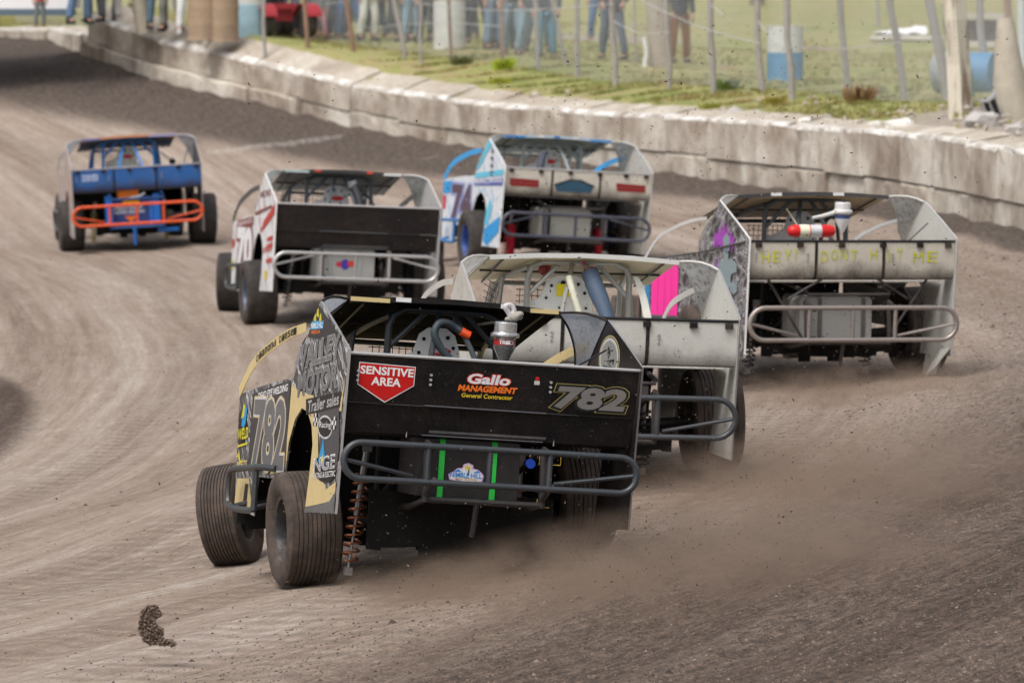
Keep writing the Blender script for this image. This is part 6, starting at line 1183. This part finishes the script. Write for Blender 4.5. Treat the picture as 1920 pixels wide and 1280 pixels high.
# trailer at far left
p = hit(60, 49); t = bpy.data.objects.new('trailer', None); COL.objects.link(t); tx = at(20, 46, p.y + .8); t.location = (tx.x, tx.y, zgrs(tx.x, tx.y)); tag(t, 'long white box trailer with a blue lower stripe at the far left', 'trailer')
mb = MB(); mb.box((-1.6, 1.2, 1.40), (5.4, 2.2, 2.5)); link('body', mb.mesh('body', plain((.80, .80, .82), .4, 0, 'white_trailer', .04)), t); mb = MB(); mb.box((-1.6, .095, .09), (5.4, .02, .12)); link('stripe', mb.mesh('stripe', plain((.10, .15, .19), .5)), t)
mb = MB(); mb.box((-1.6, 1.2, .08), (5.2, 2.1, .10)); link('chassis', mb.mesh('chassis', DK), t)
for x in (-2.4, -1.6):
    mb = MB(); mb.lathe([(.18, -.1), (.34, -.1), (.36, 0), (.34, .1), (.18, .1)], 24, Matrix.Translation((x, .25, .34)) @ Matrix.Rotation(math.pi / 2, 4, 'X')); link('wheel', mb.mesh('wheel', mtread_d), t)
# white crumpled sheet, log rail, bracket, wooden rail
p = hit(1690, 66); rows_ = [[(-.55 + 1.1 * i / 10, .5 * j / 5, .04 + .16 * (i / 10) * (j / 5) + .03 * math.sin(i * 1.9 + j * 2.3)) for i in range(11)] for j in range(6)]; mb = MB(); mb.sheet(rows_, (0, 0, -.01)); o = link('tarpaulin', mb.mesh('tarpaulin', plain((.85, .85, .87), .6, 0, 'white_sheet', .05))); o.location = p; tag(o, 'crumpled white sheet lying on the grass left of the thick pale post', 'tarpaulin')
p = hit(1700, 80); mb = MB(); mb.tube(bez([(-.75, 0, .07), (-.2, .02, .08), (.4, 0, .07), (.75, .05, .08)], 4), .06, 10); o = link('log', mb.mesh('log', mpp)); o.location = p; tag(o, 'pale log lying on the grass just below the white sheet', 'log')
p = hit(1842, 98); f_ = bpy.data.objects.new('wooden_barrier', None); COL.objects.link(f_); f_.location = p; tag(f_, 'dark wooden barrier with two pale rails behind the blue drums at the right', 'barrier')
for x in (-.5, .0, .5): mb = MB(); mb.box((x, .05, .42), (.09, .07, .84)); link('post', mb.mesh('post', mbp), f_)
for z in (.16, .72): mb = MB(); mb.box((0, 0, z), (1.25, .03, .11)); link('rail', mb.mesh('rail', mpp), f_)
mb = MB(); mb.box((0, .12, .43), (1.15, .02, .42)); link('board', mb.mesh('board', plain((.10, .085, .075), .9, 0, 'dark_board', .3)), f_)
p = hit(1866, 222); br = bpy.data.objects.new('metal_bracket', None); COL.objects.link(br); br.location = p; br.rotation_euler = (R(8), R(-24), R(10)); tag(br, 'bent silver metal bracket leaning on the rocks below the blue drum', 'metal bracket'); al = plain((.62, .64, .66), .3, .7, 'bright_metal', .1); dkm = plain((.05, .05, .055), .6)
mb = MB(); mb.sheet([[(x, y, .30 - .05 * math.sin((x + .12) / .24 * 3.14)) for y in (-.05, .05)] for x in (-.12, -.06, 0, .06, .12)], (0, 0, .03)); link('top_plate', mb.mesh('top_plate', al), br)
for x in (-.09, .0, .10): mb = MB(); mb.box((x, 0, .13), (.022, .03, .28)); link('strut', mb.mesh('strut', al), br)
mb = MB(); mb.box((0, .03, .14), (.20, .01, .25)); link('back_plate', mb.mesh('back_plate', dkm), br)
# low weeds
def weed(px, py, h, col, lab):
    p = hit(px, py); rg = random.Random(px); mb = MB()
    for k in range(90):
        a = rg.uniform(0, 6.28); r_ = rg.uniform(0, .16); l_ = h * rg.uniform(.4, 1.1); x, y = r_ * math.cos(a), r_ * math.sin(a); tx_, ty_ = x + math.cos(a) * l_ * .45, y + math.sin(a) * l_ * .45; w_ = .018
        mb.add([(x - w_, y, 0), (x + w_, y, 0), (tx_ + w_ * .8, ty_, l_ * .7), (tx_, ty_, l_), (tx_ - w_ * .8, ty_, l_ * .7)], [(0, 1, 2, 3, 4)])
    o = link('weed', mb.mesh('weed', plain(col, .8, 0, 'weed_leaf', .4, 8))); o.location = p; tag(o, lab, 'weed', 'weed clumps on the bank')
weed(942, 132, .22, (.34, .42, .03), 'bright yellow green weed clump at the foot of a fence post near centre'); weed(935, 158, .12, (.36, .38, .05), 'low yellowish weed clump just behind the wall near centre'); weed(865, 122, .16, (.12, .13, .05), 'dark green weed clump in front of the white drum'); weed(1362, 168, .18, (.14, .20, .05), 'green weed clump right of the person in overalls')
weed(1452, 198, .14, (.35, .30, .06), 'straw coloured weed clump left of the blue and white drum on the wall side'); weed(1610, 196, .30, (.28, .17, .08), 'tall reddish dry weed right of a leaning fence post'); weed(1330, 205, .10, (.30, .32, .06), 'small yellow green weed clump on the wall edge behind the pink striped car')

# ------------------------------------------------------------------ dust thrown up by the tyres, and thin dusty air
def dust(c, s, rot, dens, label, seed, col=(.50, .39, .31)):
    bm = bmesh.new(); bmesh.ops.create_icosphere(bm, subdivisions=3, radius=1); me = bpy.data.meshes.new('dust_cloud'); bm.to_mesh(me); bm.free(); o = link('dust_cloud', me); o.location = c; o.scale = s; o.rotation_euler = rot
    m = bpy.data.materials.new('dust'); m.use_nodes = True; nt = m.node_tree; nt.nodes.clear(); out = nt.nodes.new('ShaderNodeOutputMaterial'); pv = nt.nodes.new('ShaderNodeVolumePrincipled'); nt.links.new(pv.outputs[0], out.inputs['Volume']); pv.inputs['Color'].default_value = (*col, 1); pv.inputs['Anisotropy'].default_value = .2
    v = coord(nt); ln = nt.nodes.new('ShaderNodeVectorMath'); ln.operation = 'LENGTH'; nt.links.new(v, ln.inputs[0]); fall = ramp(nt, ln.outputs['Value'], [(.15, 1), (.55, .45), (.97, 0)]); geo = nt.nodes.new('ShaderNodeNewGeometry')
    n = noise(nt, geo.outputs['Position'], 2.6 + seed * .1, 5, .68, (1, .45, 1.8)); n = ramp(nt, n, [(.38, .04), (.62, 1)]); d_ = math_(nt, 'MULTIPLY', math_(nt, 'MULTIPLY', fall, n), dens); nt.links.new(d_, pv.inputs['Density']); me.materials.append(m); tag(o, label, 'dust', kind='stuff')
dust((.75, 35.0, .22), (2.5, 2.0, .50), (0, R(-9), R(25)), 3.0, 'brown dust boiling up behind the near black car', 1)
dust((-.40, 35.4, .10), (1.1, 1.0, .36), (0, R(-5), 0), 3.6, 'thin brown dust round the left rear tyre of the near black car', 2)
dust((2.0, 39.8, .42), (1.9, 2.6, .40), (0, R(-10), R(20)), 2.0, 'dust trailing from the white car behind the black one', 3)
dust((2.9, 48.2, .42), (1.7, 1.6, .36), (0, R(-4), R(15)), 1.8, 'dust trailing from the right race car', 4)
hb = [(x, y, z) for x in (-520, 560) for y in (-60, 620) for z in (-9, 7.2)]
